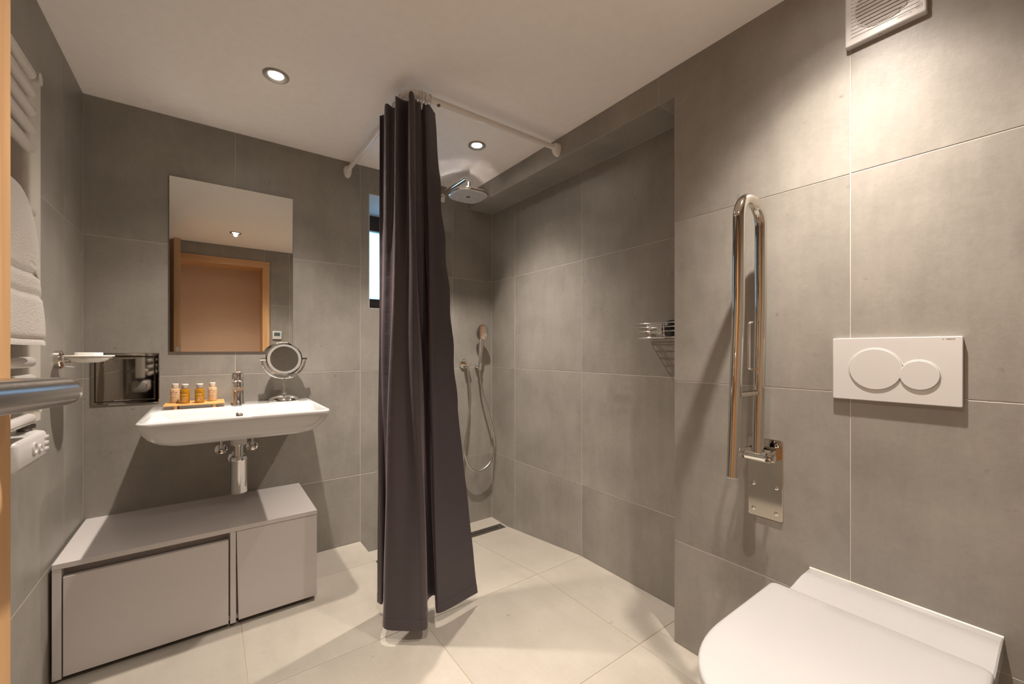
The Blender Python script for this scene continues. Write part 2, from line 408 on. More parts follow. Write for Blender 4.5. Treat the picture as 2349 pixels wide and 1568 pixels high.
grid(wall_shower, cuts(-YB, -JAMB, -YG), [DROP - 0.01] + cuts(0, BEAM, ZR)[1:], (XS, 0, 0), UR, VR, M['tile'])
bm = NB(); box(bm, XR + T, XS + T, JAMB - T, YB, BEAM + T, ZC + 0.1)
beam = struct('trim_1', bm, M['grout'], 'tiled ceiling beam running above the shower recess', 'beam')
by = cuts(-YB, -0.965, -YG)
for i in range(len(by) - 1): lay(beam, by[i], by[i + 1], BEAM, ZC, OR, UR, VR, M['tile'], gaps=(1, 1, 1, 1))
by = cuts(JAMB, YB, YG)
for i in range(len(by) - 1): lay(beam, by[i], by[i + 1], XR + 0.0012, XS, (0, 0, BEAM), (0, 1, 0), (1, 0, 0), M['tile'], gaps=(1, 1, 0, 1))
DX0, DX1, DZ = -0.40, 0.444, 1.98              # door opening in the front wall
bm = NB(); y0, y1 = YF - 0.20, YF - T
box(bm, XL - 0.2, DX0 - 0.02, y0, y1, -0.2, ZC + 0.1); box(bm, DX1 + 0.02, XS + 0.3, y0, y1, -0.2, ZC + 0.1); box(bm, DX0 - 0.02, DX1 + 0.02, y0, y1, DZ + 0.02, ZC + 0.1)
wall_front = struct('wall_front', bm, M['grout'], 'grey tiled entrance wall seen only in the mirror', 'wall')
UF, VF, OF = (-1, 0, 0), (0, 0, 1), (0, YF, 0)                                                         # -X x Z = +Y
fx = cuts(-XR, -(DX1 + 0.02), -XG); fz = cuts(0, ZC, ZR)
grid(wall_front, fx, fz, OF, UF, VF, M['tile'])
fx = cuts(-(DX1 + 0.02), -XL, -XG)
for i in range(len(fx) - 1): lay(wall_front, fx[i], fx[i + 1], DZ + 0.02, ZC, OF, UF, VF, M['tile'])
bm = NB(); box(bm, -0.9, 1.2, -0.62, -0.52, -0.1, ZC + 0.1); box(bm, -0.62, -0.58, -0.53, -0.43, -0.1, ZC + 0.1); box(bm, 0.80, 0.84, -0.53, -0.43, -0.1, ZC + 0.1)  # the two narrow end boxes are added to block sky light at the sides
hall = struct('wall_hall', bm, M['hall'], 'tan hallway wall beyond the doorway reflected in the mirror', 'wall')

# ceiling, floor
bm = NB(); box(bm, XL - 0.2, XS + 0.2, -0.7, YB + 0.3, ZC, ZC + 0.2)
struct('ceiling', bm, M['plaster'], 'smooth off-white ceiling with recessed spotlights', 'ceiling')
bm = NB(); box(bm, XL - 0.2, STEP - 0.002, -0.7, YB + 0.2, -0.25, -0.002); box(bm, STEP - 0.002, XS + 0.2, -0.7, FOLD, -0.25, -0.002)
box(bm, STEP - 0.002, XS + 0.2, 2.238, YB + 0.2, -0.25, DROP - 0.012)
v = [bm.verts.new(p) for p in ((STEP, FOLD, -0.002), (XS + 0.1, FOLD, -0.002), (XS + 0.1, 2.24, DROP - 0.002), (STEP, 2.24, DROP - 0.002),
                               (STEP, FOLD, -0.2), (XS + 0.1, FOLD, -0.2), (XS + 0.1, 2.24, -0.2), (STEP, 2.24, -0.2))]
for q in ((0, 1, 2, 3), (7, 6, 5, 4), (0, 4, 5, 1), (1, 5, 6, 2), (2, 6, 7, 3), (3, 7, 4, 0)): bm.faces.new([v[i] for i in q])
floor = struct('floor', bm, M['floor_grout'], 'beige stone-look tiled floor falling towards the shower drain', 'floor')
gx = cuts(XL, STEP, XG); gy = cuts(YF, YB, 0.365)
FO = (0, 0, 0)
grid(floor, gx, gy, FO, X0, Y0, M['floor_tile'])
gx = cuts(STEP, XR, XG); gy = cuts(YF, FOLD, 0.365)
for i in range(len(gx) - 1):
    for j in range(len(gy) - 1):
        x1 = XS if (gx[i + 1] == XR and gy[j] > 0.95) else gx[i + 1]
        lay(floor, gx[i], x1, gy[j], gy[j + 1], FO, X0, Y0, M['floor_tile'])
lay(floor, XR, XS, JAMB, 0.965, FO, X0, Y0, M['floor_tile'], gaps=(0, 1, 1, 1))
L = math.hypot(2.24 - FOLD, DROP); VS = Vector((0, 2.24 - FOLD, DROP)) / L
for a, b in ((STEP, 1.298), (1.298, XS)):
    lay(floor, a, b, 0, L, (0, FOLD, 0), (1, 0, 0), VS, M['floor_tile'])
    lay(floor, a, b, 2.31, YB, (0, 0, DROP), X0, Y0, M['floor_tile'])
lay(floor, 1.588, XS, 2.24, 2.31, (0, 0, DROP), X0, Y0, M['floor_tile'])

# window in the back wall
win = thing('window_1', (0.94, YB + 0.41, WZ0), 'narrow dark brown framed window with frosted pane behind the curtain', 'window', kind='structure')
fy0, fy1 = YB + 0.385, YB + 0.435
bm = NB(); box(bm, WX0 + 0.003, WX1 - 0.003, YB, fy0 - 0.001, WZ1 - 0.004, WZ1 - 0.0005); box(bm, WX0 + 0.003, WX1 - 0.003, YB, fy0 - 0.001, WZ0 + 0.0005, WZ0 + 0.004)
box(bm, WX0 + 0.0005, WX0 + 0.004, YB, fy0 - 0.001, WZ0 + 0.003, WZ1 - 0.003); box(bm, WX1 - 0.004, WX1 - 0.0005, YB, fy0 - 0.001, WZ0 + 0.003, WZ1 - 0.003)
obj('window_reveal', bm, M['niche'], win)
bm = NB(); fw = 0.105
box(bm, WX0, WX1, fy0, fy1, WZ1 - fw, WZ1, 0.003); box(bm, WX0, WX1, fy0, fy1, WZ0, WZ0 + fw, 0.003)
box(bm, WX0, WX0 + 0.07, fy0, fy1, WZ0 + fw, WZ1 - fw, 0.003); box(bm, WX1 - 0.07, WX1, fy0, fy1, WZ0 + fw, WZ1 - fw, 0.003)
obj('window_frame', bm, M['brown_wood'], win)
bm = NB(); box(bm, WX0 + 0.07, WX1 - 0.07, fy1 - 0.02, fy1 - 0.014, WZ0 + fw, WZ1 - fw); obj('pane', bm, M['pane'], win)

# door: frame in the front wall, leaf standing open to the left of the camera
dr = thing('door_1', (0.02, YF, 0), 'oak door frame of the entrance with its leaf open inward at left', 'door', kind='structure')
for n_, bx in (('jamb', (DX1, DX1 + 0.065)), ('jamb', (DX0 - 0.028, DX0))):
    bm = NB(); box(bm, bx[0], bx[1], YF, YF + 0.014, 0, DZ, 0.003); obj('architrave', bm, M['oak'], dr)
bm = NB(); box(bm, DX0 - 0.028, DX1 + 0.065, YF, YF + 0.014, DZ, DZ + 0.065, 0.003); obj('architrave', bm, M['oak_h'], dr)
for a, b in ((DX0 - 0.019, DX0), (DX1, DX1 + 0.019)):
    bm = NB(); box(bm, a, b, YF - 0.28, YF, 0, DZ); obj('jamb', bm, M['oak'], dr)
bm = NB(); box(bm, DX0, DX1, YF - 0.28, YF, DZ, DZ + 0.019); obj('jamb', bm, M['oak_h'], dr)
LA, LB = Vector((-0.385, -0.215, 0)), Vector((-0.190, 0.742, 0))      # room-side face of the open leaf, hinge edge to free edge
LD = (LB - LA).normalized(); LN = Vector((-LD.y, LD.x, 0))            # LN points away from the room (to the radiator)
def leaf_pt(a, out, z): return LB - LD * a - LN * out + Vector((0, 0, z))
LW = (LB - LA).length
bm = NB(); poly = [(0, 0), (LW, 0), (LW, 0.042), (0, 0.042)]
loft(bm, [[leaf_pt(a, -d, z) for a, d in poly] for z in (0.008, 1.978)])
bmesh.ops.bevel(bm, geom=list(bm.edges), offset=0.002, segments=2, affect='EDGES')
leaf = obj('door_leaf', bm, M['oak'], dr)
bm = NB(); loft(bm, [[leaf_pt(-0.0015, -d, z) for d in (0.011, 0.031)] + [leaf_pt(0.001, -d, z) for d in (0.031, 0.011)] for z in (1.03, 1.13)])
obj('latch_plate', bm, M['brushed'], leaf)
bm = NB(); p = [leaf_pt(0.028, -0.002, 1.053), leaf_pt(0.028, 0.066, 1.053), leaf_pt(0.50, 0.075, 1.066), leaf_pt(0.50, 0.0, 1.066)]
tube(bm, round_path(p, 0.030, 10), 0.0158, 20)
obj('pull_handle', bm, M['brushed'], leaf, smooth=40, label='brushed steel pull rail')
bm = NB(); p = [leaf_pt(0.114, 0.0, 0.962), leaf_pt(0.114, 0.042, 0.962), leaf_pt(0.24, 0.042, 0.962)]
tube(bm, round_path(p, 0.016, 8), 0.0095, 14); lathe(bm, leaf_pt(0.114, 0, 0.962), -LN, [(0.0, 0), (0.026, 0), (0.026, 0.007), (0.012, 0.009), (0.0, 0.009)], 24)
obj('lever_handle', bm, M['dark_steel'], leaf, smooth=40)

# ------------------------------------------------------------------ ceiling lights
def lamp_profile(ld):
    ld.use_nodes = True; n = ld.node_tree.nodes; l = ld.node_tree.links; em = n['Emission']
    tc = n.new('ShaderNodeTexCoord'); dt = n.new('ShaderNodeVectorMath'); dt.operation = 'DOT_PRODUCT'; dt.inputs[1].default_value = (0, 0, -1)
    nv = n.new('ShaderNodeVectorMath'); nv.operation = 'NORMALIZE'; l.new(tc.outputs['Normal'], nv.inputs[0]); l.new(nv.outputs[0], dt.inputs[0])
    ac = n.new('ShaderNodeMath'); ac.operation = 'ARCCOSINE'; l.new(dt.outputs['Value'], ac.inputs[0])
    dv = n.new('ShaderNodeMath'); dv.operation = 'DIVIDE'; dv.inputs[1].default_value = PI / 2; l.new(ac.outputs[0], dv.inputs[0])
    rp = n.new('ShaderNodeValToRGB'); cr = rp.color_ramp; cr.interpolation = 'LINEAR'
    while len(cr.elements) < len(LAMP_PROFILE): cr.elements.new(0.5)
    for e, (a, v) in zip(cr.elements, LAMP_PROFILE): e.position = a / 90
    for e, (a, v) in zip(cr.elements, LAMP_PROFILE): e.color = (v, v, v, 1)
    l.new(dv.outputs[0], rp.inputs['Fac']); l.new(rp.outputs['Color'], em.inputs['Strength'])
LLAB = ['recessed ceiling spotlight above the washbasin, left of the curtain', 'recessed ceiling spotlight above the shower head inside the curtain rail',
        'recessed ceiling spotlight near the door seen in the wall mirror', 'recessed ceiling spotlight above the toilet beside the extractor fan']
for (x, y), lab in zip(LAMPS, LLAB):
    t = thing('ceiling_spotlight', (x, y, ZC), lab, 'ceiling light', 'recessed ceiling spotlights')
    bm = NB(); lathe(bm, (x, y, ZC), (0, 0, -1), [(0.0262, 0.0), (0.046, 0.0), (0.046, 0.004), (0.0435, 0.007), (0.0385, 0.007), (0.027, 0.0015), (0.0262, 0.0012)], 40)
    obj('trim_ring', bm, M['trim'], t, smooth=40)
    bm = NB(); lathe(bm, (x, y, ZC), (0, 0, -1), [(0.0, 0.0005), (0.0268, 0.0005), (0.0262, 0.0014), (0.0, 0.0018)], 32)
    obj('lamp_lens', bm, M['lens'], t, smooth=40)
    ld = bpy.data.lights.new('lamp', 'SPOT'); ld.energy = LAMP_W; ld.color = LAMP_COL; ld.spot_size = PI; ld.spot_blend = 0.0; ld.shadow_soft_size = 0.016; lamp_profile(ld)
    lo = bpy.data.objects.new('lamp', ld); COL.objects.link(lo); lo.parent = t; lo.location = (0, 0, -0.0185)

# ------------------------------------------------------------------ shower curtain and its rail
RX, RY, RZ, RR = 0.626, 1.545, 2.12, 0.0125
rail = thing('curtain_rail', (RX, RY, RZ), 'white L-shaped shower curtain rail fixed between back wall and beam', 'curtain rail')
bm = NB(); tube(bm, round_path([(RX, YB - 0.005, RZ), (RX, RY, RZ), (XR - 0.005, RY, RZ)], 0.06, 10), RR, 18); obj('rail', bm, M['rail'], rail, smooth=40)
def flange(cen, d):
    bm = NB(); u, v_, w = axes(d); cen = Vector(cen); rings = []
    for q, h in ((1.0, 0.0), (1.0, 0.010), (0.93, 0.020), (0.74, 0.029), (0.45, 0.033)):
        ring = []
        for k in range(28):
            a = 2 * PI * k / 28; du = 0.022 * q * math.cos(a); dz = (0.026 if math.sin(a) > 0 else 0.042) * q * math.sin(a)
            ring.append(cen + u * du + Vector((0, 0, 1)) * dz + w * h)
        rings.append(ring)
    loft(bm, rings); return bm
obj('wall_flange', flange((RX, YB, RZ), (0, -1, 0)), M['rail'], rail, smooth=40)
obj('wall_flange', flange((XR, RY, RZ), (-1, 0, 0)), M['rail'], rail, smooth=40)
bm = NB(); tube(bm, round_path([(RX, RY + 0.085, RZ), (RX, RY, RZ), (RX + 0.085, RY, RZ)], 0.06, 10), RR + 0.0025, 18); obj('elbow', bm, M['rail'], rail, smooth=40)
bm = NB(); lathe(bm, (RX + 0.13, RY, RZ - RR), (0, 0, -1), [(0, -0.004), (0.008, -0.004), (0.007, 0.003), (0.0, 0.004)], 12); obj('screw_cap', bm, M['dark_plastic'], rail, smooth=40)

def ground(u, v, z):             # plan position of a point at height z seen in the direction (u, v) of the survey photo frame
    a = (u - 1174.5) / 945; b = (804 - v) / 945; t = (z - EYE) / b
    return Vector(((FWD.y * a + FWD.x) * t, (FWD.y - FWD.x * a) * t))
TOPZ, BOTZ = 2.085, 0.052
top_px = [(871, 260), (881, 262), (884, 238), (906, 241), (909, 217), (938, 231), (938, 210), (949, 211), (952, 226), (963, 230), (967, 247), (972, 236), (981, 237), (998, 254)]
bot_px = [(866, 1380), (876, 1385), (880, 1372), (884, 1400), (881, 1439), (928, 1446), (960, 1445), (980, 1437), (979, 1388), (984, 1371), (998, 1365), (1000, 1394), (1013, 1403), (1095, 1358)]
tp = [ground(u, v_, TOPZ) for u, v_ in top_px]; bp_ = [ground(u, v_, BOTZ) for u, v_ in bot_px]
def dense(pl):
    q = spline([(p.x, p.y, 0) for p in pl], 9); return q
TP, BP = dense(tp), dense(bp_)
NV = 60
def curtain_row(f, off=0.0):
    g = f ** 1.18; z = TOPZ + (BOTZ - TOPZ) * f; row = []
    n = len(TP)
    for i in range(n):
        p = TP[i].lerp(BP[i], g); s = i / (n - 1)
        w = 0.006 * math.sin(PI * f) * math.sin(23 * s + 5 * f) + 0.003 * math.sin(41 * s - 13 * f) * math.sin(PI * f)
        w += 0.0045 * math.sin(58 * f + 9 * s) * max(0, (s - 0.84) / 0.16) * (1 if 0.12 < f < 0.62 else 0.25)
        tdir = (TP[min(i + 1, n - 1)].lerp(BP[min(i + 1, n - 1)], g) - TP[max(i - 1, 0)].lerp(BP[max(i - 1, 0)], g))
        nn = Vector((-tdir.y, tdir.x, 0)); nn = nn.normalized() if nn.length > 1e-6 else Vector((0, 0, 0))
        zz = z
        if f < 0.06: zz -= (0.010 * (0.5 + 0.5 * math.cos(2 * PI * s * 9)) ) * (1 - f / 0.06)
        row.append(Vector((p.x, p.y, zz)) + nn * (w + off))
    return row
cur = thing('shower_curtain', (0.65, 1.55, 0.05), 'dark aubergine shower curtain gathered at the corner of the white rail', 'curtain')
def cloth(f0, f1, n, th):
    bm = NB(); A = [curtain_row(f0 + (f1 - f0) * k / n, th / 2) for k in range(n + 1)]; B = [curtain_row(f0 + (f1 - f0) * k / n, -th / 2) for k in range(n + 1)]
    va = loft(bm, A, closed=False); vb = loft(bm, B, closed=False); m = len(A[0])
    for i in range(m - 1):
        for k in (0, n): bm.faces.new((va[k][i], va[k][i + 1], vb[k][i + 1], vb[k][i]))
    for k in range(n):
        for i in (0, m - 1): bm.faces.new((va[k][i], va[k + 1][i], vb[k + 1][i], vb[k][i]))
    return bm
obj('fabric', cloth(0, 0.984, NV, 0.0011), M['curtain'], cur, smooth=60)
obj('hem', cloth(0.981, 1.0, 2, 0.0035), M['curtain'], cur, smooth=60)
for (x, y, ax_) in ((0.668, RY, 'x'), (0.679, RY, 'x'), (0.692, RY, 'x'), (0.715, RY, 'x'), (RX, 1.60, 'y'), (RX, 1.635, 'y'), (RX, 1.67, 'y')):
    bm = NB(); pth = []
    for k in range(19):
        a = -PI / 2 + 2 * PI * k / 18 * 0.97; q = Vector((0, 0.019 * math.cos(a), 0.024 * math.sin(a) - 0.008))
        if ax_ == 'y': q = Vector((0.019 * math.cos(a), 0, q.z))
        pth.append(Vector((x, y, RZ)) + q)
    pth = [Vector((x, y, RZ - 0.052))] + pth
    tube(bm, pth, 0.0022, 7); obj('hook', bm, M['plastic'], cur, smooth=50)

# ------------------------------------------------------------------ wall mirror
mi = thing('wall_mirror', (0.0975, YB, 1.095), 'frameless rectangular wall mirror above the washbasin reflecting the oak doorway', 'mirror')
bm = NB(); box(bm, -0.153, 0.348, YB - 0.006, YB - 0.0005, 1.0955, 1.897); obj('backing', bm, M['dark_steel'], mi)
bm = NB(); P = [(-0.153, 1.0955), (0.348, 1.0955), (0.348, 1.897), (-0.153, 1.897)]
loft(bm, [[onwall_y(YB, -1)(a, b, 0.006) for a, b in P], [onwall_y(YB, -1)(a, b, 0.0085) for a, b in P],
          [onwall_y(YB, -1)(a + (0.0008 if a < 0 else -0.0008), b + (0.0018 if b < 1.5 else -0.0008), 0.0088) for a, b in P]])
obj('mirror_glass', bm, M['mirror'], mi)

# ------------------------------------------------------------------ mirror-steel service panel
sp = thing('service_panel', (-0.2975, YB, 0.868), 'polished stainless steel access panel flush in the wall left of the basin', 'panel')
px0, px1, pz0, pz1 = -0.408, -0.187, 0.868, 1.089
def ring_frame(x0, x1, z0, z1, w, d0, d1, Y):
    bm = NB(); pl = onwall_y(Y, -1)
    o_ = [(x0, z0), (x1, z0), (x1, z1), (x0, z1)]; i_ = [(x0 + w, z0 + w), (x1 - w, z0 + w), (x1 - w, z1 - w), (x0 + w, z1 - w)]
    rv = [[bm.verts.new(pl(a, b, h)) for a, b in q] for q, h in ((o_, d0), (o_, d1 * 0.6), ([(a + (0.003 if k in (0, 3) else -0.003), b + (0.003 if k < 2 else -0.003)) for k, (a, b) in enumerate(o_)], d1), (i_, d1), (i_, d0))]
    for A_, B_ in zip(rv, rv[1:]):
        for k in range(4): bm.faces.new((A_[k], A_[(k + 1) % 4], B_[(k + 1) % 4], B_[k]))
    return bm
obj('panel_frame', ring_frame(px0, px1, pz0, pz1, 0.0125, 0, 0.006, YB), M['panel'], sp)
bm = NB(); box(bm, px0 + 0.012, px1 - 0.012, YB - 0.0015, YB - 0.0005, pz0 + 0.012, pz1 - 0.012); obj('gap', bm, M['black'], sp)
bm = NB(); prism(bm, rrect(px0 + 0.0155, px1 - 0.0155, pz0 + 0.0155, pz1 - 0.0155, 0.002, 2), onwall_y(YB, -1), 0.0015, 0.0085, 0.003); obj('panel_door', bm, M['panel'], sp)

# ------------------------------------------------------------------ washbasin
BZ = 0.848; bx0, bx1, by0, by1 = -0.213, 0.420, 1.890, YB
wb = thing('washbasin', (0.1035, YB, 0.745), 'white ceramic wall-hung washbasin below the wall mirror', 'washbasin')
def bring(ix, iyf, iyb, z, r):
    return [(a, b, z) for a, b in rrect(bx0 + ix, bx1 - ix, by0 + iyf, by1 - iyb, r, 6)]
F_, B_ = 0.03, 0.010
bm = NB()
rings = [bring(0.17, 0.16, 0.004, 0.744, 0.02), bring(0.105, 0.075, 0.002, 0.746, [0.05, 0.01, 0.01, 0.05]), bring(0.075, 0.045, 0.001, 0.752, [0.055, 0.01, 0.01, 0.055]),
         bring(0.050, 0.026, 0, 0.763, [0.055, 0.01, 0.01, 0.055]), bring(0.030, 0.014, 0, 0.780, [0.05, 0.01, 0.01, 0.05]), bring(0.014, 0.006, 0, 0.803, [0.045, 0.01, 0.01, 0.045]),
         bring(0.004, 0.001, 0, 0.828, [0.04, 0.01, 0.01, 0.04]), bring(0.0, 0.0, 0, 0.841, [0.04, 0.012, 0.012, 0.04]), bring(0.002, 0.002, 0, 0.8465, [0.04, 0.012, 0.012, 0.04]),
         bring(0.006, 0.006, 0.001, BZ, [0.038, 0.012, 0.012, 0.038]),
         bring(0.014, 0.014, 0.222, BZ, [0.036, 0.03, 0.03, 0.036]), bring(0.018, 0.018, 0.226, 0.845, [0.034, 0.03, 0.03, 0.034]), bring(0.026, 0.024, 0.231, 0.832, [0.04, 0.035, 0.035, 0.04]),
         bring(0.05, 0.035, 0.243, 0.805, [0.05, 0.05, 0.05, 0.05]), bring(0.09, 0.06, 0.260, 0.783, 0.06), bring(0.15, 0.10, 0.29, 0.772, 0.05)]
loft(bm, rings); obj('basin', bm, M['ceramic'], wb, smooth=50)
bm = NB(); c = Vector((0.103, YB - 0.2375, 0.815)); dn = Vector((0, -1, 0.42)).normalized()
lathe(bm, c, dn, [(0.0, -0.004), (0.0135, -0.004), (0.0135, 0.0012), (0.0125, 0.002), (0.0, 0.002)], 28); obj('overflow_cap', bm, M['satin'], wb, smooth=40)
bm = NB(); lathe(bm, (0.10, 2.05, 0.7715), (0, 0, 1), [(0, 0), (0.032, 0), (0.031, 0.004), (0.0, 0.006)], 28); obj('waste_plug', bm, M['chrome'], wb, smooth=40)

# trap and valves below
tr = thing('basin_trap', (0.103, 2.25, 0.455), 'chrome bottle trap under the washbasin above the cabinet', 'pipe')
bm = NB(); lathe(bm, (0.103, 2.25, 0.452), (0, 0, 1), [(0, 0), (0.026, 0), (0.033, 0.006), (0.0335, 0.15), (0.0345, 0.152), (0.0345, 0.160), (0.030, 0.168), (0.022, 0.171), (0.0, 0.171)], 32); obj('trap_body', bm, M['chrome'], tr, smooth=40)
bm = NB(); lathe(bm, (0.103, 2.25, 0.62), (0, 0, 1), [(0.018, 0), (0.018, 0.05), (0.025, 0.05), (0.026, 0.062), (0.024, 0.078), (0.018, 0.08)], 28); obj('coupling', bm, M['chrome'], tr, smooth=40)
bm = NB(); lathe(bm, (0.103, 2.25, 0.675), (0, 0, 1), [(0.0, 0.0), (0.031, 0.0), (0.032, 0.03), (0.032, 0.07), (0.0, 0.071)], 28); obj('waste_nut', bm, M['plastic'], tr, smooth=40, label='white plastic nut')
bm = NB(); tube(bm, [(0.103, 2.27, 0.575), (0.103, YB - 0.002, 0.575)], 0.017, 16); lathe(bm, (0.103, YB, 0.575), (0, -1, 0), [(0, 0), (0.036, 0), (0.036, 0.004), (0.02, 0.012), (0, 0.013)], 28); obj('wall_pipe', bm, M['chrome'], tr, smooth=40)
for vx, lab in ((0.040, 'small chrome angle valve on the wall left of the basin trap'), (0.166, 'small chrome angle valve on the wall right of the basin trap')):
    vz = 0.625
    a_ = thing('angle_valve', (vx, YB, vz), lab, 'valve', 'angle valves under the basin')
    bm = NB(); lathe(bm, (vx, YB, vz), (0, -1, 0), [(0, 0), (0.027, 0), (0.026, 0.006), (0.014, 0.012), (0, 0.0125)], 24); obj('rosette', bm, M['chrome'], a_, smooth=40)
    bm = NB(); lathe(bm, (vx, YB, vz), (0, -1, 0), [(0, 0.01), (0.010, 0.01), (0.010, 0.05), (0.0, 0.05)], 16); lathe(bm, (vx, YB - 0.04, vz), (0, 0, 1), [(0, -0.012), (0.0095, -0.012), (0.0095, 0.028), (0.006, 0.03), (0.006, 0.115), (0, 0.115)], 16); obj('valve_body', bm, M['chrome'], a_, smooth=40)
    bm = NB(); lathe(bm, (vx, YB - 0.05, vz), (0, -1, 0), [(0, 0), (0.012, 0), (0.013, 0.004), (0.013, 0.018), (0.009, 0.023), (0, 0.024)], 16); obj('valve_knob', bm, M['chrome'], a_, smooth=40)

# tap
fx_, fy_ = 0.103, 2.345
fc = thing('basin_tap', (fx_, fy_, BZ), 'chrome single lever mixer tap at the centre of the basin deck', 'tap')
bm = NB(); lathe(bm, (fx_, fy_, BZ), (0, 0, 1), [(0, 0), (0.027, 0), (0.027, 0.003), (0.0245, 0.006), (0.0235, 0.06), (0.0245, 0.098), (0.023, 0.104), (0, 0.105)], 32); obj('tap_body', bm, M['chrome'], fc, smooth=40)
bm = NB(); rings = []
for k, (d, z, w, h) in enumerate(((0.0, 0.072, 0.021, 0.017), (0.03, 0.076, 0.021, 0.013), (0.07, 0.080, 0.019, 0.009), (0.105, 0.080, 0.018, 0.0075), (0.118, 0.078, 0.016, 0.006))):
    rings.append([(fx_ + a, fy_ - d, BZ + z + b) for a, b in rrect(-w, w, -h, h, min(w, h) * 0.8, 4)])
loft(bm, rings); obj('spout', bm, M['chrome'], fc, smooth=50)
bm = NB(); lathe(bm, (fx_, fy_ - 0.104, BZ + 0.062), (0, 0, 1), [(0, 0), (0.011, 0), (0.011, 0.012), (0, 0.012)], 20); obj('aerator', bm, M['chrome'], fc, smooth=40)
bm = NB(); lathe(bm, (fx_, fy_, BZ + 0.107), (0, 0, 1), [(0, 0), (0.0235, 0), (0.0245, 0.004), (0.0240, 0.034), (0.020, 0.042), (0, 0.044)], 32); hd = obj('lever_cap', bm, M['chrome'], fc, smooth=40)
bm = NB(); rings = []
for d, z, w, h in ((0.01, 0.143, 0.016, 0.006), (0.04, 0.149, 0.014, 0.0045), (0.075, 0.157, 0.011, 0.0035), (0.092, 0.161, 0.009, 0.003)):
    rings.append([(fx_ + a, fy_ - d, BZ + z + b) for a, b in rrect(-w, w, -h, h, h * 0.8, 3)])
loft(bm, rings); obj('lever', bm, M['chrome'], fc, smooth=50)

# bamboo tray and the four bottles
TZ = BZ + 0.020
ty = thing('bamboo_tray', (-0.056, 2.35, BZ), 'small bamboo tray on the basin deck holding four bottles', 'tray')
bm = NB(); box(bm, -0.163, 0.051, 2.272, 2.428, TZ - 0.006, TZ, 0.001); obj('tray_top', bm, M['bamboo'], ty)
for a in (-0.122, 0.013):
    bm = NB(); box(bm, a - 0.0055, a + 0.0055, 2.276, 2.424, BZ, TZ - 0.005, 0.0005); obj('foot', bm, M['bamboo'], ty)
def bottle(x, y, kind, lab, ang):
    t = thing('toiletry_bottle', (x, y, TZ), lab, 'bottle', 'toiletry bottles on the bamboo tray')
    amber = kind == 'amber'; r = 0.0178; h = 0.064
    bm = NB(); lathe(bm, (x, y, TZ), (0, 0, 1), [(0, 0), (r - 0.003, 0), (r - 0.0006, 0.002), (r, 0.004), (r, h - 0.004), (r - 0.001, h - 0.001), (r - 0.005, h), (0.010, h + 0.001), (0.010, h + 0.003), (0, h + 0.003)], 32)
    obj('bottle_body', bm, M['amber'] if amber else M['honey'], t, smooth=35)
    bm = NB(); lathe(bm, (x, y, TZ), (0, 0, 1), [(0, h + 0.0015), (0.0115, h + 0.0015), (0.0122, h + 0.003), (0.0122, h + 0.0165), (0, h + 0.0165)], 28)
    cp = obj('cap', bm, M['cap_grey'] if amber else M['cap_clear'], t, smooth=35)
    bm = NB(); lathe(bm, (x, y, TZ), (0, 0, 1), [(0, h + 0.0165), (0.0125, h + 0.0165), (0.0127, h + 0.0205), (0.0118, h + 0.0215), (0, h + 0.022)], 28); obj('cap_top', bm, M['cap_top'], cp, smooth=35)
    def wrap(z0):
        def pl(a, b):
            th = ang + a / r; rr = r + 0.00035
            return Vector((x + rr * math.sin(th), y - rr * math.cos(th), TZ + z0 + b))
        return pl
    d, pale = (M['print_amber'], M['print_pale']) if amber else (M['print_dark'], M['print_red'])
    bm = text_bm('N U X E', 0.0068, wrap(0.0475), bold=0.0002)
    if not amber:
        merge(bm, text_bm('gel douche', 0.0042, wrap(0.0290))); merge(bm, text_bm('shower gel', 0.0042, wrap(0.0240))); merge(bm, text_bm('30 ml', 0.0036, wrap(0.0045)))
    obj('lettering', bm, d, t, kind='stuff')
    bm = text_bm('REVE DE MIEL', 0.0040, wrap(0.0395), bold=0.0001)
    if amber:
        for z, s_ in ((0.0270, 'shampooing'), (0.0215, 'doux'), (0.0165, 'gentle'), (0.0110, 'shampoo')): merge(bm, text_bm(s_, 0.0045, wrap(z)))
    else: merge(bm, text_bm('body face', 0.0036, wrap(0.0145)))
    obj('lettering', bm, pale, t, kind='stuff')
    bm = NB()
    lathe(bm, wrap(0.0545)(0, 0), Vector((math.sin(ang), -math.cos(ang), 0)), [(0, 0), (0.0018, 0), (0.0016, 0.0002), (0, 0.0002)], 10); obj('emblem', bm, d, t)
    return t
bottle(-0.128, 2.368, 'honey', 'peach bottle with frosted cap at the left end of the bamboo tray', -0.33)
bottle(-0.092, 2.316, 'amber', 'amber bottle with pale cap beside the left peach bottle on the tray', -0.30)
bottle(-0.040, 2.308, 'amber', 'amber bottle with pale cap standing right of centre on the tray', -0.22)
bottle(0.006, 2.360, 'honey', 'peach bottle with frosted cap nearest the tap on the bamboo tray', -0.18)

# cosmetic mirror on its stand
cmx, cmy, cmz = 0.298, 2.352, 1.058
cm = thing('cosmetic_mirror', (cmx, cmy, BZ), 'round chrome magnifying mirror on a stand at right end of the basin', 'mirror')
bm = NB(); lathe(bm, (cmx, cmy, BZ), (0, 0, 1), [(0, 0), (0.069, 0), (0.071, 0.004), (0.066, 0.014), (0.052, 0.025), (0.030, 0.033), (0.014, 0.036), (0.010, 0.041), (0, 0.042)], 36); obj('base', bm, M['chrome'], cm, smooth=40)
mn = Vector((0.045, -0.985, 0.165)).normalized(); mu = Vector((-mn.y, mn.x, 0)).normalized(); C0 = Vector((cmx, cmy, cmz))
bm = NB(); lathe(bm, (cmx, cmy, BZ), (0, 0, 1), [(0, 0.03), (0.0078, 0.03), (0.0062, 0.06), (0.0062, 0.095), (0.0065, 0.095), (0.0065, 0.112), (0, 0.113)], 16); obj('stem', bm, M['chrome'], cm, smooth=40)
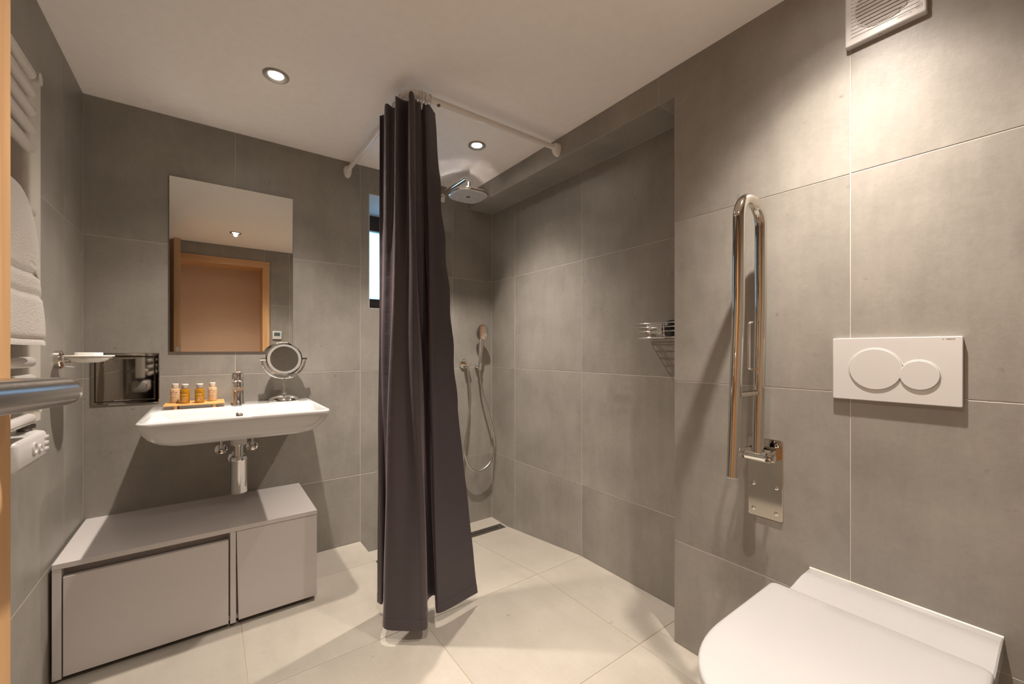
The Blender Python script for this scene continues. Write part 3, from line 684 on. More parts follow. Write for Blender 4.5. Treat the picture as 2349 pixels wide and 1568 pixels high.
bm = NB(); yr = 0.0965; pth = [C0 + mu * yr * math.cos(a) + Vector((0, 0, 1)) * yr * math.sin(a) for a in [PI + PI * k / 28 for k in range(29)]]
tube(bm, pth, 0.0052, 12); obj('yoke', bm, M['chrome'], cm, smooth=40)
for s_ in (-1, 1):
    bm = NB(); tube(bm, [C0 + mu * s_ * 0.080, C0 + mu * s_ * 0.104], 0.0078, 14); obj('pivot', bm, M['chrome'], cm, smooth=40)
bm = NB(); lathe(bm, C0, mn, [(0.0, -0.016), (0.060, -0.014), (0.078, -0.006), (0.0825, 0.0), (0.0835, 0.006), (0.0815, 0.011), (0.0765, 0.012), (0.0755, 0.009), (0.0, 0.009)], 48); hd = obj('mirror_housing', bm, M['chrome'], cm, smooth=40)
bm = NB(); lathe(bm, C0, mn, [(0.0, 0.0085), (0.0755, 0.0085), (0.0755, 0.0098), (0.064, 0.0102), (0.0, 0.0102)], 48); obj('light_ring', bm, M['ring'], hd, smooth=30)
bm = NB(); lathe(bm, C0, mn, [(0.0, 0.0095), (0.063, 0.0095), (0.063, 0.0108), (0.0, 0.0108)], 48); obj('mirror_glass', bm, M['mirror'], hd, smooth=30)
bm = NB(); cb_ = C0 - mn * 0.025
prism(bm, rrect(-0.02, 0.02, 0.058, 0.088, 0.005), lambda a, b, h: cb_ + mu * a + Vector((0, 0, 1)) * b + mn * (h - 0.012), 0, 0.022, 0.002); obj('battery_box', bm, M['plastic'], hd, smooth=40)

# ------------------------------------------------------------------ low cabinet
cx0, cx1, cy0, cy1 = -0.421, 0.379, 1.978, YB
cb = thing('low_cabinet', (-0.02, 2.2, 0), 'low grey lacquered cabinet with drawer and door under the washbasin', 'cabinet')
bm = NB(); box(bm, cx0, cx1, cy0, cy1, 0.379, 0.397, 0.0007); obj('cabinet_top', bm, M['lacquer'], cb)
bm = NB(); box(bm, cx0, cx0 + 0.022, cy0 + 0.001, cy1, 0.014, 0.3785, 0.0007); obj('side_panel', bm, M['lacquer'], cb)
bm = NB(); box(bm, cx1 - 0.018, cx1, cy0 + 0.020, cy1, 0.014, 0.3785, 0.0007); obj('side_panel', bm, M['lacquer'], cb)
bm = NB(); box(bm, 0.062, 0.081, cy0 + 0.001, cy1, 0.016, 0.3785, 0.0007); obj('divider', bm, M['lacquer'], cb)
bm = NB(); box(bm, cx0 + 0.022, 0.062, cy0 + 0.05, cy0 + 0.066, 0.03, 0.3785); box(bm, 0.081, cx1 - 0.018, cy0 + 0.05, cy0 + 0.066, 0.03, 0.3785); box(bm, cx0 + 0.022, cx1 - 0.018, cy0 + 0.03, cy1, 0.016, 0.034)
obj('carcass', bm, M['carcass'], cb)
bm = NB(); box(bm, cx0 + 0.0255, 0.0565, cy0 + 0.0005, cy0 + 0.019, 0.020, 0.350, 0.001); dw = obj('drawer', bm, M['lacquer'], cb)
bm = NB(); box(bm, cx0 + 0.0255, 0.0565, cy0 + 0.018, cy0 + 0.046, 0.326, 0.338); obj('finger_grip', bm, M['carcass'], dw)
bm = NB(); loft(bm, [[(a, y, z) for a, z in ((0.0895, 0.022), (cx1 - 0.0005, 0.022), (cx1 - 0.0005, 0.3775), (0.0830, 0.3775))] for y in (cy0 + 0.019, cy0 + 0.0005)])
bmesh.ops.bevel(bm, geom=list(bm.edges), offset=0.001, segments=2, affect='EDGES'); obj('door', bm, M['lacquer'], cb)
bm = NB(); box(bm, cx0 + 0.03, cx1 - 0.03, cy0 + 0.045, cy1 - 0.03, 0, 0.017); obj('plinth', bm, M['black'], cb)

# ------------------------------------------------------------------ shower fittings
sh = thing('rain_shower', (1.20, YB, 2.10), 'chrome overhead rain shower head on a wall arm under the ceiling', 'shower')
sx, sy, sz = 1.203, 2.075, 1.992
bm = NB(); prism(bm, rrect(sx - 0.033, sx + 0.033, 2.062, 2.128, 0.006, 4), onwall_y(YB, -1), 0, 0.012, 0.004); obj('wall_plate', bm, M['chrome'], sh, smooth=15)
bm = NB(); tube(bm, round_path([(sx, YB - 0.008, 2.108), (sx, sy, 2.108), (sx, sy, sz + 0.030)], 0.030, 10), 0.0135, 18); obj('arm', bm, M['chrome'], sh, smooth=40)
def squircle(r, z, n=48, p=3.2):
    out = []
    for k in range(n):
        a = 2 * PI * k / n; c_, s_ = math.cos(a), math.sin(a); q = (abs(c_) ** p + abs(s_) ** p) ** (-1 / p); out.append((sx + r * q * c_, sy + r * q * s_, z))
    return out
bm = NB(); loft(bm, [squircle(r, sz + h) for r, h in ((0.100, 0.0), (0.103, 0.003), (0.104, 0.012), (0.102, 0.0165), (0.097, 0.0185), (0.070, 0.0195), (0.040, 0.0198), (0.020, 0.028), (0.017, 0.042))]); hdo = obj('head', bm, M['soft_chrome'], sh, smooth=40)
bm = NB(); loft(bm, [squircle(r, sz + h) for r, h in ((0.0965, -0.0022), (0.099, 0.0), (0.099, 0.004))]); obj('spray_face', bm, M['plastic'], hdo, smooth=30)
bm = NB()
for ri in range(1, 8):
    R_ = 0.0145 + ri * 0.0105; nn_ = int(6 + ri * 5)
    for k in range(nn_):
        a = 2 * PI * k / nn_; q = (abs(math.cos(a)) ** 3.2 + abs(math.sin(a)) ** 3.2) ** (-1 / 3.2)
        lathe(bm, (sx + R_ * q * math.cos(a), sy + R_ * q * math.sin(a), sz - 0.002), (0, 0, -1), [(0.0, 0), (0.0021, 0), (0.0017, 0.0018), (0, 0.0018)], 6)
obj('nozzles', bm, M['dark_plastic'], hdo, kind='stuff')
bm = NB(); lathe(bm, (sx, sy, sz - 0.0015), (0, 0, -1), [(0, 0), (0.014, 0), (0.013, 0.002), (0, 0.0022)], 24); obj('centre_jet', bm, M['dark_plastic'], hdo, smooth=40)

hs = thing('hand_shower', (1.483, YB, 1.0), 'slim chrome hand shower in its wall holder in the shower corner', 'shower')
hx = 1.478
bm = NB(); lathe(bm, (hx, YB, 0.995), (0, -1, 0), [(0, 0), (0.016, 0), (0.016, 0.03), (0.012, 0.034), (0, 0.034)], 20)
tube(bm, [(hx, YB - 0.045, 0.970), (hx, YB - 0.052, 1.018)], [0.0125, 0.0165], 18); obj('holder', bm, M['chrome'], hs, smooth=40)
bm = NB(); tube(bm, spline([(hx, YB - 0.046, 0.972), (hx, YB - 0.053, 1.03), (hx, YB - 0.060, 1.09), (hx + 0.001, YB - 0.066, 1.14), (hx + 0.002, YB - 0.070, 1.175)], 5),
                [0.0085] * 3 + [0.0095 + 0.0006 * k for k in range(18)], 16); obj('handle', bm, M['satin'], hs, smooth=50)
bm = NB(); hn = Vector((-0.45, -0.80, -0.16)).normalized(); hc = Vector((hx + 0.004, YB - 0.075, 1.212))
u_, v_2, w_ = axes(hn)
rings = []
for q, h in ((0.25, -0.016), (0.7, -0.013), (0.95, -0.006), (1.0, 0.0), (0.97, 0.006), (0.85, 0.008)):
    rings.append([hc + w_ * h + u_ * 0.043 * q * math.cos(2 * PI * k / 32) * (1.0 if math.sin(2 * PI * k / 32) > 0 else 1 - 0.35 * math.sin(2 * PI * k / 32) ** 2) + v_2 * 0.066 * q * math.sin(2 * PI * k / 32) for k in range(32)])
loft(bm, rings); obj('spray_head', bm, M['satin'], hs, smooth=50)
ox, oz = 1.379, 1.012
bm = NB(); lathe(bm, (ox, YB, oz), (0, -1, 0), [(0, 0), (0.033, 0), (0.033, 0.010), (0.030, 0.013), (0, 0.013)], 28); tube(bm, [(ox + 0.012, YB - 0.012, oz), (ox + 0.012, YB - 0.055, oz - 0.002)], 0.021, 18); tube(bm, [(ox + 0.012, YB - 0.040, oz), (ox + 0.012, YB - 0.040, oz - 0.045)], 0.0085, 14)
obj('wall_outlet', bm, M['chrome'], hs, smooth=40)
bm = NB(); hp = [(ox + 0.012, YB - 0.040, oz - 0.04), (ox + 0.02, YB - 0.045, 0.86), (ox + 0.022, YB - 0.05, 0.76), (ox + 0.005, YB - 0.055, 0.62), (ox - 0.022, YB - 0.06, 0.49), (ox - 0.021, YB - 0.06, 0.40), (ox + 0.022, YB - 0.06, 0.315),
      (hx - 0.005, YB - 0.06, 0.288), (hx + 0.075, YB - 0.06, 0.33), (hx + 0.112, YB - 0.06, 0.43), (hx + 0.096, YB - 0.06, 0.56), (hx + 0.06, YB - 0.058, 0.69), (hx + 0.02, YB - 0.052, 0.82), (hx + 0.001, YB - 0.047, 0.92), (hx, YB - 0.046, 0.975)]
tube(bm, spline(hp, 7), 0.0068, 10); obj('hose', bm, M['brushed'], hs, smooth=50)

dg_ = thing('floor_drain', (1.15, 2.275, DROP), 'dark steel linear drain grate in the shower floor', 'drain')
bm = NB()
dx0, dx1, dy0, dy1, dz = 0.715, 1.586, 2.242, 2.308, DROP + 0.001
box(bm, dx0, dx1, dy0, dy0 + 0.004, dz - 0.012, dz); box(bm, dx0, dx1, dy1 - 0.004, dy1, dz - 0.012, dz); box(bm, dx0, dx0 + 0.004, dy0, dy1, dz - 0.012, dz); box(bm, dx1 - 0.004, dx1, dy0, dy1, dz - 0.012, dz)
obj('drain_frame', bm, M['brushed'], dg_)
bm = NB(); box(bm, dx0 + 0.006, dx1 - 0.006, dy0 + 0.006, dy0 + 0.019, dz - 0.006, dz); box(bm, dx0 + 0.006, dx1 - 0.006, dy1 - 0.019, dy1 - 0.006, dz - 0.006, dz); box(bm, dx1 - 0.035, dx1 - 0.006, dy0 + 0.0185, dy1 - 0.0185, dz - 0.006, dz); box(bm, dx0 + 0.006, dx0 + 0.035, dy0 + 0.0185, dy1 - 0.0185, dz - 0.006, dz)
obj('grate_plate', bm, M['drain'], dg_)
bm = NB(); x = dx0 + 0.041
while x < dx1 - 0.042:
    box(bm, x, x + 0.0095, dy0 + 0.0185, dy1 - 0.0185, dz - 0.006, dz); x += 0.0157
obj('grate_bars', bm, M['drain'], dg_, kind='stuff')
bm = NB(); box(bm, dx0 + 0.002, dx1 - 0.002, dy0 + 0.002, dy1 - 0.002, dz - 0.0115, dz - 0.0095); obj('trough', bm, M['black'], dg_)

bk = thing('wire_basket', (XS, 1.0, 1.145), 'chrome wire shower basket on the recessed shower wall', 'basket')
def bask(z, inset=0.0):
    pts = []; x1, x0, ya, yb = XS - 0.008, XS - 0.128 + inset, 0.905, 1.152 - inset
    return round_path([(x1, ya, z), (x0 , ya, z), (x0, yb, z), (x1, yb, z), (x1, ya + 0.001, z)], [0.045, 0.058, 0.012], 9)
bm = NB()
for z, q in ((1.214, 0), (1.198, 0.004), (1.180, 0.006), (1.155, 0.004)): tube(bm, bask(z, q), 0.0021, 8)
obj('rim_wire', bm, M['chrome'], bk, smooth=50)
bm = NB()
for k in range(8): tube(bm, [(XS - 0.012 - 0.013 * k, 0.907, 1.152), (XS - 0.012 - 0.013 * k, 1.145 - (0.0 if k < 5 else 0.008 * (k - 4)), 1.152)], 0.0016, 6)
for y in (0.92, 0.985, 1.05): tube(bm, [(XS - 0.008, y, 1.1495), (XS - 0.121, y, 1.1495), (XS - 0.126, y, 1.214)], 0.0018, 6)
obj('floor_wires', bm, M['chrome'], bk, smooth=50)
bm = NB(); box(bm, XS - 0.006, XS - 0.0005, 0.93, 1.10, 1.165, 1.200, 0.001); obj('wall_plate', bm, M['chrome'], bk)
bm = NB(); bmesh.ops.create_icosphere(bm, subdivisions=3, radius=0.040)
for v in bm.verts:
    d = v.co.normalized(); v.co = d * (0.038 + 0.005 * math.sin(9 * d.x + 4) * math.sin(11 * d.y) * math.cos(8 * d.z)); v.co.z *= 0.95
    v.co += Vector((XS - 0.060, 0.993, 1.192))
tag(obj('bath_sponge', bm, M['sponge'], smooth=60), 'black bath puff lying in the wire shower basket', 'sponge')

# ------------------------------------------------------------------ right wall: grab rail, flush plate, fan, toilet
GY = 0.578
gr = thing('grab_rail', (XR, GY, 0.573), 'polished steel folding grab rail swung up against the right wall', 'grab rail')
bm = NB(); prism(bm, rrect(0.529, 0.629, 0.573, 0.823, 0.005, 4), onwall_x(XR, -1), 0, 0.005, 0.001); pl_ = obj('wall_plate', bm, M['steel'], gr)
for y in (0.546, 0.612):
    for z in (0.595, 0.675, 0.805):
        bm = NB(); lathe(bm, (XR - 0.0048, y, z), (-1, 0, 0), [(0, 0), (0.0065, 0), (0.006, 0.0012), (0.003, 0.002), (0.0025, 0.0008), (0, 0.0008)], 16); obj('screw', bm, M['chrome'], pl_, smooth=40)
gx1, gx2 = 1.352, 1.212
bm = NB(); pth = [(gx1, GY - 0.004, 0.790), (gx1, GY - 0.012, 1.22)]
arc = [((gx1 + gx2) / 2 + (gx1 - gx2) / 2 * math.cos(a), GY - 0.0125 - 0.0015 * k / 20, 1.478 + 0.066 * math.sin(a)) for k, a in enumerate([PI * k / 20 for k in range(21)])]
pth = pth + arc + [(gx2, GY - 0.012, 1.22), (gx2, GY + 0.004, 0.738)]
tube(bm, pth, 0.0163, 24); obj('rail_loop', bm, M['steel'], gr, smooth=45)
bm = NB(); tube(bm, [(gx1, GY - 0.006, 0.972), (gx2, GY - 0.004, 0.972)], 0.009, 16); obj('cross_bar', bm, M['steel'], gr, smooth=40)
bm = NB(); lathe(bm, (gx2, GY + 0.004, 0.7385), (0, 0, -1), [(0, 0), (0.0163, 0), (0.0155, 0.003), (0, 0.0035)], 24); obj('end_cap', bm, M['plastic'], gr, smooth=40, label='pale rubber end cap')
bm = NB(); tube(bm, [(gx1, GY - 0.030, 0.778), (gx1, GY + 0.030, 0.778)], 0.015, 20); tube(bm, [(gx1, GY - 0.050, 0.778), (gx1, GY + 0.050, 0.778)], 0.0075, 14)
for s_ in (-1, 1): tube(bm, [(gx1, GY + s_ * 0.043, 0.778), (gx1, GY + s_ * 0.051, 0.778)], 0.0115, 6)
obj('hinge_pin', bm, M['chrome'], gr, smooth=40)
for s_ in (-1, 1):
    y = GY + s_ * 0.036; bm = NB()
    loft(bm, [[(XR - 0.004, yy, 0.762), (XR - 0.004, yy, 0.800), (gx1 + 0.006, yy, 0.794), (gx1 - 0.014, yy, 0.786), (gx1 - 0.014, yy, 0.768), (gx1, yy, 0.762)] for yy in (y - 0.003, y + 0.003)])
    obj('hinge_bracket', bm, M['steel'], gr)
bm = NB(); yh = GY - 0.003
tube(bm, round_path([(gx1 - 0.012, yh, 1.045), (gx1 - 0.055, yh, 1.045), (gx1 - 0.055, yh, 1.182), (gx1 - 0.040, yh - 0.002, 1.186)], [0.008, 0.008], 6), 0.0038, 10); obj('paper_hook', bm, M['chrome'], gr, smooth=50)

fp = thing('flush_plate', (XR, 0.2775, 0.968), 'white dual flush plate with two round buttons on the right wall', 'flush plate')
bm = NB(); prism(bm, rrect(0.154, 0.401, 0.968, 1.134, 0.003, 3), onwall_x(XR, -1), 0, 0.012, 0.0016); obj('plate', bm, M['plastic'], fp, smooth=15)
def disc(cy, cz, r, h0, h1, bev, cut=None, n=56):
    P_ = []
    for k in range(n):
        a = 2 * PI * k / n; y, z = cy + r * math.cos(a), cz + r * math.sin(a)
        P_.append((y, z))
    return prism(NB(), P_, onwall_x(XR, -1), h0, h1, bev)
obj('button_well', disc(0.3105, 1.0515, 0.0565, 0.0115, 0.0124, 0.0004), M['plastic'], fp, smooth=30)
obj('button_well', disc(0.2265, 1.0395, 0.0390, 0.0115, 0.0124, 0.0004), M['plastic'], fp, smooth=30)
obj('button_gap', disc(0.3105, 1.0515, 0.0542, 0.0115, 0.01255, 0.0), M['grey_print'], fp)
obj('button_gap', disc(0.2265, 1.0395, 0.0368, 0.0115, 0.01262, 0.0), M['grey_print'], fp)
obj('flush_button', disc(0.3105, 1.0515, 0.0534, 0.0115, 0.0148, 0.0012), M['plastic'], fp, smooth=15)
obj('flush_button', disc(0.2265, 1.0395, 0.0360, 0.0115, 0.0153, 0.0012), M['plastic'], fp, smooth=15)
def right_text(y, z, off, tilt=0.0): return lambda a, b: Vector((XR - off, y - a, z + b))
obj('lettering', text_bm('GEBERIT', 0.0040, right_text(0.1735, 1.1275, 0.0122), bold=0.00015), M['grey_print'], fp, kind='stuff')
bm = NB(); box(bm, XR - 0.0122, XR - 0.0118, 0.1845, 0.1870, 1.1262, 1.1288); obj('emblem', bm, M['grey_print'], fp)

fy0_, fy1_, fz0, fz1 = 0.213, 0.372, 1.925, 2.084
fan = thing('extractor_fan', (XR, 0.2925, fz0), 'square white extractor fan with louvres high on the right wall', 'fan')
pw = onwall_x(XR, -1)
bm = NB(); prism(bm, rrect(fy0_, fy1_, fz0, fz1, 0.004, 4), pw, 0, 0.018, 0.003); body = obj('housing', bm, M['plastic'], fan, smooth=15)
cyc, czc, RI = 0.2925, 2.006, 0.056
ov = lambda r: [(cyc + r * 1.02 * math.cos(2 * PI * k / 40), czc + r * 1.02 * (abs(math.sin(2 * PI * k / 40)) ** 0.75) * (1 if math.sin(2 * PI * k / 40) >= 0 else -1)) for k in range(40)]
obj('louvre_opening', prism(NB(), ov(RI), pw, 0.017, 0.0184), M['dark_plastic'], fan)  # flat disc; the shade of the recess is put into its dark colour
rim = [pw(a, b, 0.0188) for a, b in ov(RI)]; bm = NB(); tube(bm, rim + [rim[0]], 0.0016, 8, cap=False); obj('opening_rim', bm, M['plastic'], fan, smooth=50)
for k in range(13):
    z = czc - 0.060 + 0.010 * k
    def half(zz):
        q = min(1, abs(zz - czc) / (RI * 1.02)); return RI * 1.02 * math.sqrt(max(0, 1 - q ** (2 / 0.75)))
    e = half(z); bm = NB()
    a0_, a1_ = cyc - 0.0665, cyc + 0.0665
    for lo, hi in ((a0_, cyc - e), (cyc + e, a1_)) if e > 0.01 else ((a0_, a1_),):
        if hi - lo > 0.004: prism(bm, [(lo, z - 0.0012), (hi, z - 0.0012), (hi, z + 0.0012), (lo, z + 0.0012)], pw, 0.0175, 0.0193)
    if e > 0.01:
        loft(bm, [[pw(a, z - 0.0042, 0.0186), pw(a, z - 0.0030, 0.0206), pw(a, z + 0.0022, 0.0226), pw(a, z + 0.0034, 0.0216), pw(a, z + 0.0010, 0.0186)] for a in (cyc - e, cyc + e)])
    obj('slat', bm, M['plastic'], fan)
obj('lettering', text_bm('DECOR 100', 0.0052, right_text(0.252, 1.9385, 0.0183)), M['grey_print'], fan, kind='stuff')
bm = NB(); q_ = rrect(0.2205, 0.2310, 1.9405, 1.9500, 0.002, 3); tube(bm, [pw(a, b, 0.0181) for a, b in q_ + [q_[0]]], 0.0003, 5, cap=False)
merge(bm, text_bm('S&P', 0.0050, right_text(0.22575, 1.9452, 0.0183))); obj('emblem', bm, M['dark_plastic'], fan)
bm = NB(); lathe(bm, (XR - 0.011, 0.300, fz0 + 0.001), (0, 0, -1), [(0, 0), (0.0035, 0), (0.0035, 0.0012), (0.0015, 0.002), (0, 0.002)], 16); obj('screw', bm, M['chrome'], fan, smooth=40)

TYC, TZT = 0.2765, 0.466
to = thing('toilet', (XR, TYC, 0.1), 'white wall-hung toilet with closed lid below the flush plate', 'toilet')
def dshape(xb, xf, hw, rb, z, n=18, p=2.35, yc=TYC, nose=0.25):
    """plan outline from back xb to rounded front xf; half width hw"""
    out = []; xm = xf + nose
    for k in range(2 * n + 1):
        a = -PI / 2 + PI * k / (2 * n); c_, s_ = math.cos(a), math.sin(a)
        q = (abs(c_) ** p + abs(s_) ** p) ** (-1 / p); out.append((xm - (xm - xf) * q * c_, yc + hw * q * s_, z))
    for k in range(5):
        a = PI / 2 * k / 4; out.append((xb - rb + rb * math.sin(a), yc + hw - rb + rb * math.cos(a), z))
    for k in range(5):
        a = PI / 2 * k / 4; out.append((xb - rb + rb * math.cos(a), yc - hw + rb - rb * math.sin(a), z))
    return out
W_ = XR - 0.001
bm = NB()
loft(bm, [dshape(W_, 1.06, 0.115, 0.004, 0.125), dshape(W_, 0.96, 0.135, 0.004, 0.16), dshape(W_, 0.86, 0.158, 0.004, 0.24), dshape(W_, 0.79, 0.172, 0.004, 0.33), dshape(W_, 0.755, 0.180, 0.004, 0.41),
          dshape(W_, 0.752, 0.182, 0.004, 0.424), dshape(W_, 0.758, 0.179, 0.004, 0.430)])
obj('bowl', bm, M['ceramic'], to, smooth=50)
bm = NB()
shelf = lambda x0, hw, z, r: [(a, b, z) for a, b in rrect(x0, W_, TYC - hw, TYC + hw, [0.002, 0.002, r, r], 5)]
prof = [(W_, TZT - 0.003), (W_ - 0.004, TZT), (1.350, TZT - 0.0005), (1.315, TZT - 0.004), (1.285, TZT - 0.008), (1.20, TZT - 0.010), (1.20, 0.425), (W_, 0.425)]
hw = 0.183
loft(bm, [[(a, y, b) for a, b in [(x_ if inset == 0 else x_, z_ - inset) for x_, z_ in prof]] for y, inset in ((TYC - hw, 0.003), (TYC - hw + 0.003, 0.0), (TYC + hw - 0.003, 0.0), (TYC + hw, 0.003))])
obj('rear_deck', bm, M['seat'], to, smooth=40)
bm = NB(); tube(bm, [(XR - 0.001, TYC - hw, TZT - 0.002), (XR - 0.001, TYC + hw, TZT - 0.002)], 0.004, 10); obj('sealant', bm, M['cream'], to, smooth=50)
obj('lettering', text_bm('LAUFEN', 0.0085, lambda a, b: Vector((1.385 + b, 0.420 - a, TZT + 0.0004))), M['cream'], to, kind='stuff')
LY = 0.293
bm = NB(); loft(bm, [dshape(1.240, 0.726, 0.194, 0.015, z, yc=LY) for z in (0.4305, 0.446)]); obj('seat', bm, M['seat'], to, smooth=50)
bm = NB(); loft(bm, [dshape(1.246 - i, 0.720 + i, 0.200 - i, 0.016, z, yc=LY) for i, z in ((0.002, 0.4475), (0.0, 0.449), (0.0, 0.463), (0.0012, 0.4668), (0.004, 0.4692), (0.010, 0.4708), (0.05, 0.4722), (0.10, 0.4728))]); obj('lid', bm, M['seat'], to, smooth=50)

# thermostat on the entrance wall, seen in the mirror
th = thing('thermostat', (0.578, YF, 1.225), 'small white square room thermostat beside the door frame', 'thermostat')
pf = onwall_y(YF, 1)
bm = NB(); prism(bm, rrect(0.535, 0.621, 1.225, 1.313, 0.004, 3), pf, 0, 0.014, 0.002); obj('casing', bm, M['plastic'], th, smooth=40)
bm = NB(); box(bm, 0.550, 0.606, YF + 0.0135, YF + 0.0148, 1.258, 1.296); obj('display', bm, M['screen'], th)

# ------------------------------------------------------------------ left wall: radiator, towel, soap dish
rd = thing('towel_radiator', (XL, 1.27, 0.86), 'white ladder towel radiator mounted on the left wall', 'radiator')
def post(y0, y1):
    bm = NB(); pts = rrect(-0.372, -0.332, y0, y1, [0.012, 0.012, 0.004, 0.004], 4)
    loft(bm, [[(a, b, z) for a, b in pts] for z in (0.930, 1.742)]); bmesh.ops.bevel(bm, geom=[e for e in bm.edges if abs(e.verts[0].co.z - e.verts[1].co.z) < 1e-5], offset=0.004, segments=2, affect='EDGES'); return bm
for y0, y1 in ((1.400, 1.487), (0.935, 0.992)): obj('post', post(y0, y1), M['cream'], rd, smooth=40)
for z in (1.707, 1.667, 1.626, 1.587, 1.545, 1.403, 1.362, 1.321, 1.280, 1.239, 1.075, 1.037, 0.996, 0.951):
    bm = NB(); r = 0.0118; tube(bm, [(-0.322, y, z) for y in (0.955, 0.958, 0.963, 1.352, 1.358, 1.3605)], [0.004, 0.010, r, r, 0.010, 0.004], 16); obj('rung', bm, M['rail'], rd, smooth=50)
for y in (1.415, 0.965):
    for z in (1.7275, 0.972):
        bm = NB(); tube(bm, [(XL, y, z), (-0.350, y, z)], 0.011, 16); tube(bm, [(-0.352, y, z), (-0.318, y, z)], 0.014, 16); obj('bracket', bm, M['cream'], rd, smooth=40)
bm = NB(); tube(bm, [(-0.352, 1.452, 0.900), (-0.352, 1.452, 0.935)], 0.013, 14); tube(bm, [(-0.352, 1.452, 0.918), (-0.352, 1.452, 0.927)], 0.018, 6); obj('heater_nipple', bm, M['dark_steel'], rd, smooth=40)
bm = NB(); hx0, hx1, hy0, hy1, hz0, hz1 = -0.392, -0.318, 1.270, 1.468, 0.845, 0.912
loft(bm, [[(a, b, z) for a, b in rrect(hx0 + i, hx1 - i, hy0 + i, hy1 - i, 0.014, 5)] for i, z in ((0.008, hz0), (0.002, hz0 + 0.005), (0, hz0 + 0.012), (0, hz1 - 0.010), (0.003, hz1 - 0.003), (0.010, hz1))]); he = obj('heater_control', bm, M['plastic'], rd, smooth=45)
for z in (0.863, 0.877, 0.891):
    bm = NB(); box(bm, hx1 - 0.004, hx1 + 0.0015, hy1 - 0.026, hy1 + 0.0015, z, z + 0.006, 0.0008); obj('fin', bm, M['plastic'], he)
for y, z, r in ((1.372, 0.882, 0.014), (1.408, 0.876, 0.009)):
    bm = NB(); lathe(bm, (hx1 - 0.001, y, z), (1, 0, 0), [(0, 0), (r, 0), (r, 0.003), (r * 0.75, 0.004), (r * 0.7, 0.0015), (0, 0.0015)], 22); obj('dial', bm, M['plastic'], he, smooth=40)

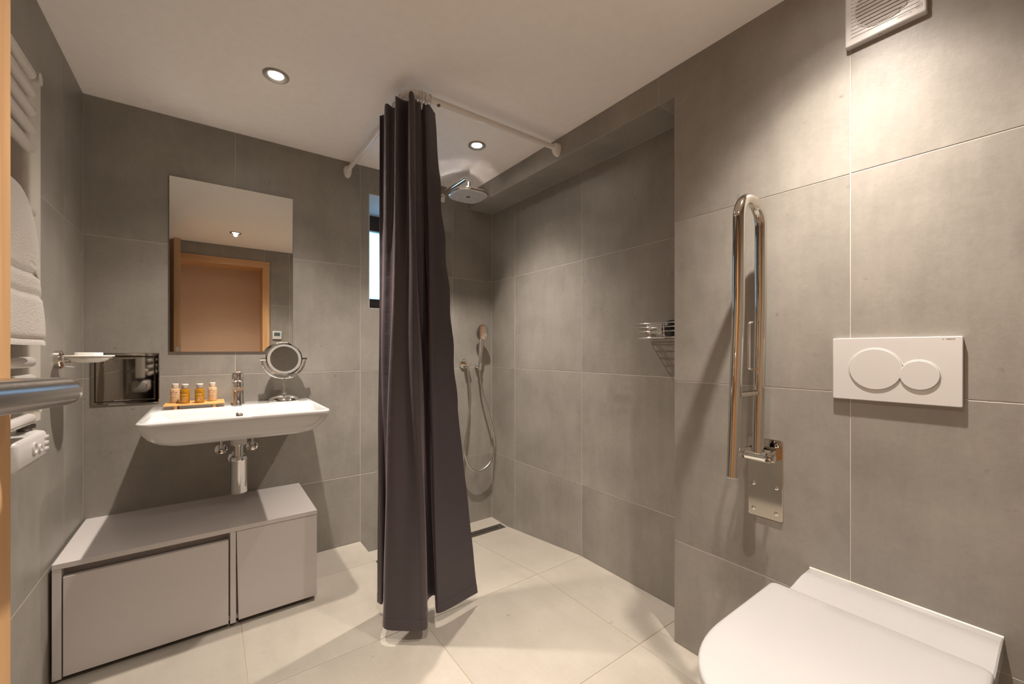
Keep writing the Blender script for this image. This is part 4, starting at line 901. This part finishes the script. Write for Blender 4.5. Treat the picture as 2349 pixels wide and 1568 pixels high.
tw = thing('bath_towel', (-0.322, 1.15, 1.11), 'white terry towel folded over the towel radiator', 'towel')
def towel_layer(y0, y1, zb, off, th, name, back):
    cz, cx, r = 1.404, -0.322, 0.0145 + off
    prof = []                                        # cross-section: up behind the rung, over it, down in front
    for k in range(12): prof.append((cx - r, back + (cz - back) * k / 12))
    for k in range(13):
        a = PI - PI * k / 12; prof.append((cx + r * math.cos(a), cz + r * math.sin(a)))
    for k in range(1, 49):
        f = k / 48; z = cz + (zb - cz) * f; x = cx + r + 0.012 * f + 0.002 * math.sin(f * 9)
        for b0, b1 in ((1.262, 1.250), (1.216, 1.204), (1.128, 1.121)):
            if b1 <= z <= b0: x -= 0.004
        prof.append((x, z))
    ny = 26; rows = []
    for j in range(ny + 1):
        q = j / ny; row = []
        for i, (x, z) in enumerate(prof):
            f = max(0.0, min(1.0, (cz - z) / (cz - zb)))
            y = y0 + (y1 - y0) * q + (0.018 * f * q if i > 18 else 0)
            w = 0.003 * math.sin(q * 13 + i * 0.05) * f
            dz = -0.045 * (max(0, q - 0.72) / 0.28) ** 2 if i > 11 and z > 1.28 else 0
            row.append(Vector((x + w, y, z + dz)))
        rows.append(row)
    m, n = len(rows), len(rows[0]); nor = []
    for j in range(m):
        nr = []
        for i in range(n):
            du = rows[min(j + 1, m - 1)][i] - rows[max(j - 1, 0)][i]; dv = rows[j][min(i + 1, n - 1)] - rows[j][max(i - 1, 0)]
            c_ = du.cross(dv); nr.append(c_.normalized() if c_.length > 1e-9 else Vector((1, 0, 0)))
        nor.append(nr)
    bm = NB()
    va = loft(bm, [[rows[j][i] + nor[j][i] * th / 2 for i in range(n)] for j in range(m)], closed=False)
    vb = loft(bm, [[rows[j][i] - nor[j][i] * th / 2 for i in range(n)] for j in range(m)], closed=False)
    for i in range(n - 1):
        for j in (0, m - 1): bm.faces.new((va[j][i], va[j][i + 1], vb[j][i + 1], vb[j][i]))
    for j in range(m - 1):
        for i in (0, n - 1): bm.faces.new((va[j][i], va[j + 1][i], vb[j + 1][i], vb[j][i]))
    return obj(name, bm, M['towel'], tw, smooth=70)
towel_layer(1.00, 1.300, 1.116, 0.0035, 0.006, 'inner_fold', 1.17)
towel_layer(0.99, 1.264, 1.111, 0.0115, 0.008, 'outer_fold', 1.15)

sd = thing('soap_dish', (XL, 2.06, 1.066), 'frosted white soap dish in a chrome holder on the left wall', 'soap dish')
bm = NB(); lathe(bm, (XL, 2.068, 1.069), (1, 0, 0), [(0, 0), (0.032, 0), (0.032, 0.012), (0.029, 0.015), (0.0, 0.015)], 30); lathe(bm, (XL, 2.068, 1.069), (1, 0, 0), [(0, 0.012), (0.012, 0.012), (0.011, 0.034), (0, 0.035)], 20); obj('wall_mount', bm, M['steel'], sd, smooth=40)
bm = NB(); dc = Vector((-0.345, 2.045, 1.078))
tube(bm, round_path([(XL + 0.030, 2.058, 1.069), (XL + 0.030, 2.005, 1.069), (XL + 0.034, 2.005, 1.048), (XL + 0.05, 2.03, 1.045)], [0.005, 0.005], 5), 0.0025, 8)
ring_ = [dc + Vector((0.058 * math.cos(2 * PI * k / 32), 0.058 * math.sin(2 * PI * k / 32), -0.004)) for k in range(33)]; tube(bm, ring_, 0.0022, 8, cap=False); tube(bm, [(XL + 0.030, 2.06, 1.070), (XL + 0.030, 2.05, 1.074)], 0.004, 8)
obj('holder_ring', bm, M['chrome'], sd, smooth=50)
bm = NB(); lathe(bm, dc, (0, 0, 1), [(0, -0.020), (0.026, -0.019), (0.044, -0.013), (0.055, -0.004), (0.0575, 0.0), (0.065, 0.001), (0.066, 0.004), (0.064, 0.0058), (0.056, 0.004), (0.048, -0.004), (0.03, -0.010), (0, -0.011)], 40); obj('dish', bm, M['frosted'], sd, smooth=40)
bm = NB(); pts = rrect(-0.375, -0.315, 1.995, 2.095, 0.012, 4); prism(bm, pts, ondeck(1.0843), 0, 0.0095, 0.002)
tag(obj('soap_bar', bm, M['soap'], smooth=50), 'white bar of soap lying in the frosted soap dish', 'soap')
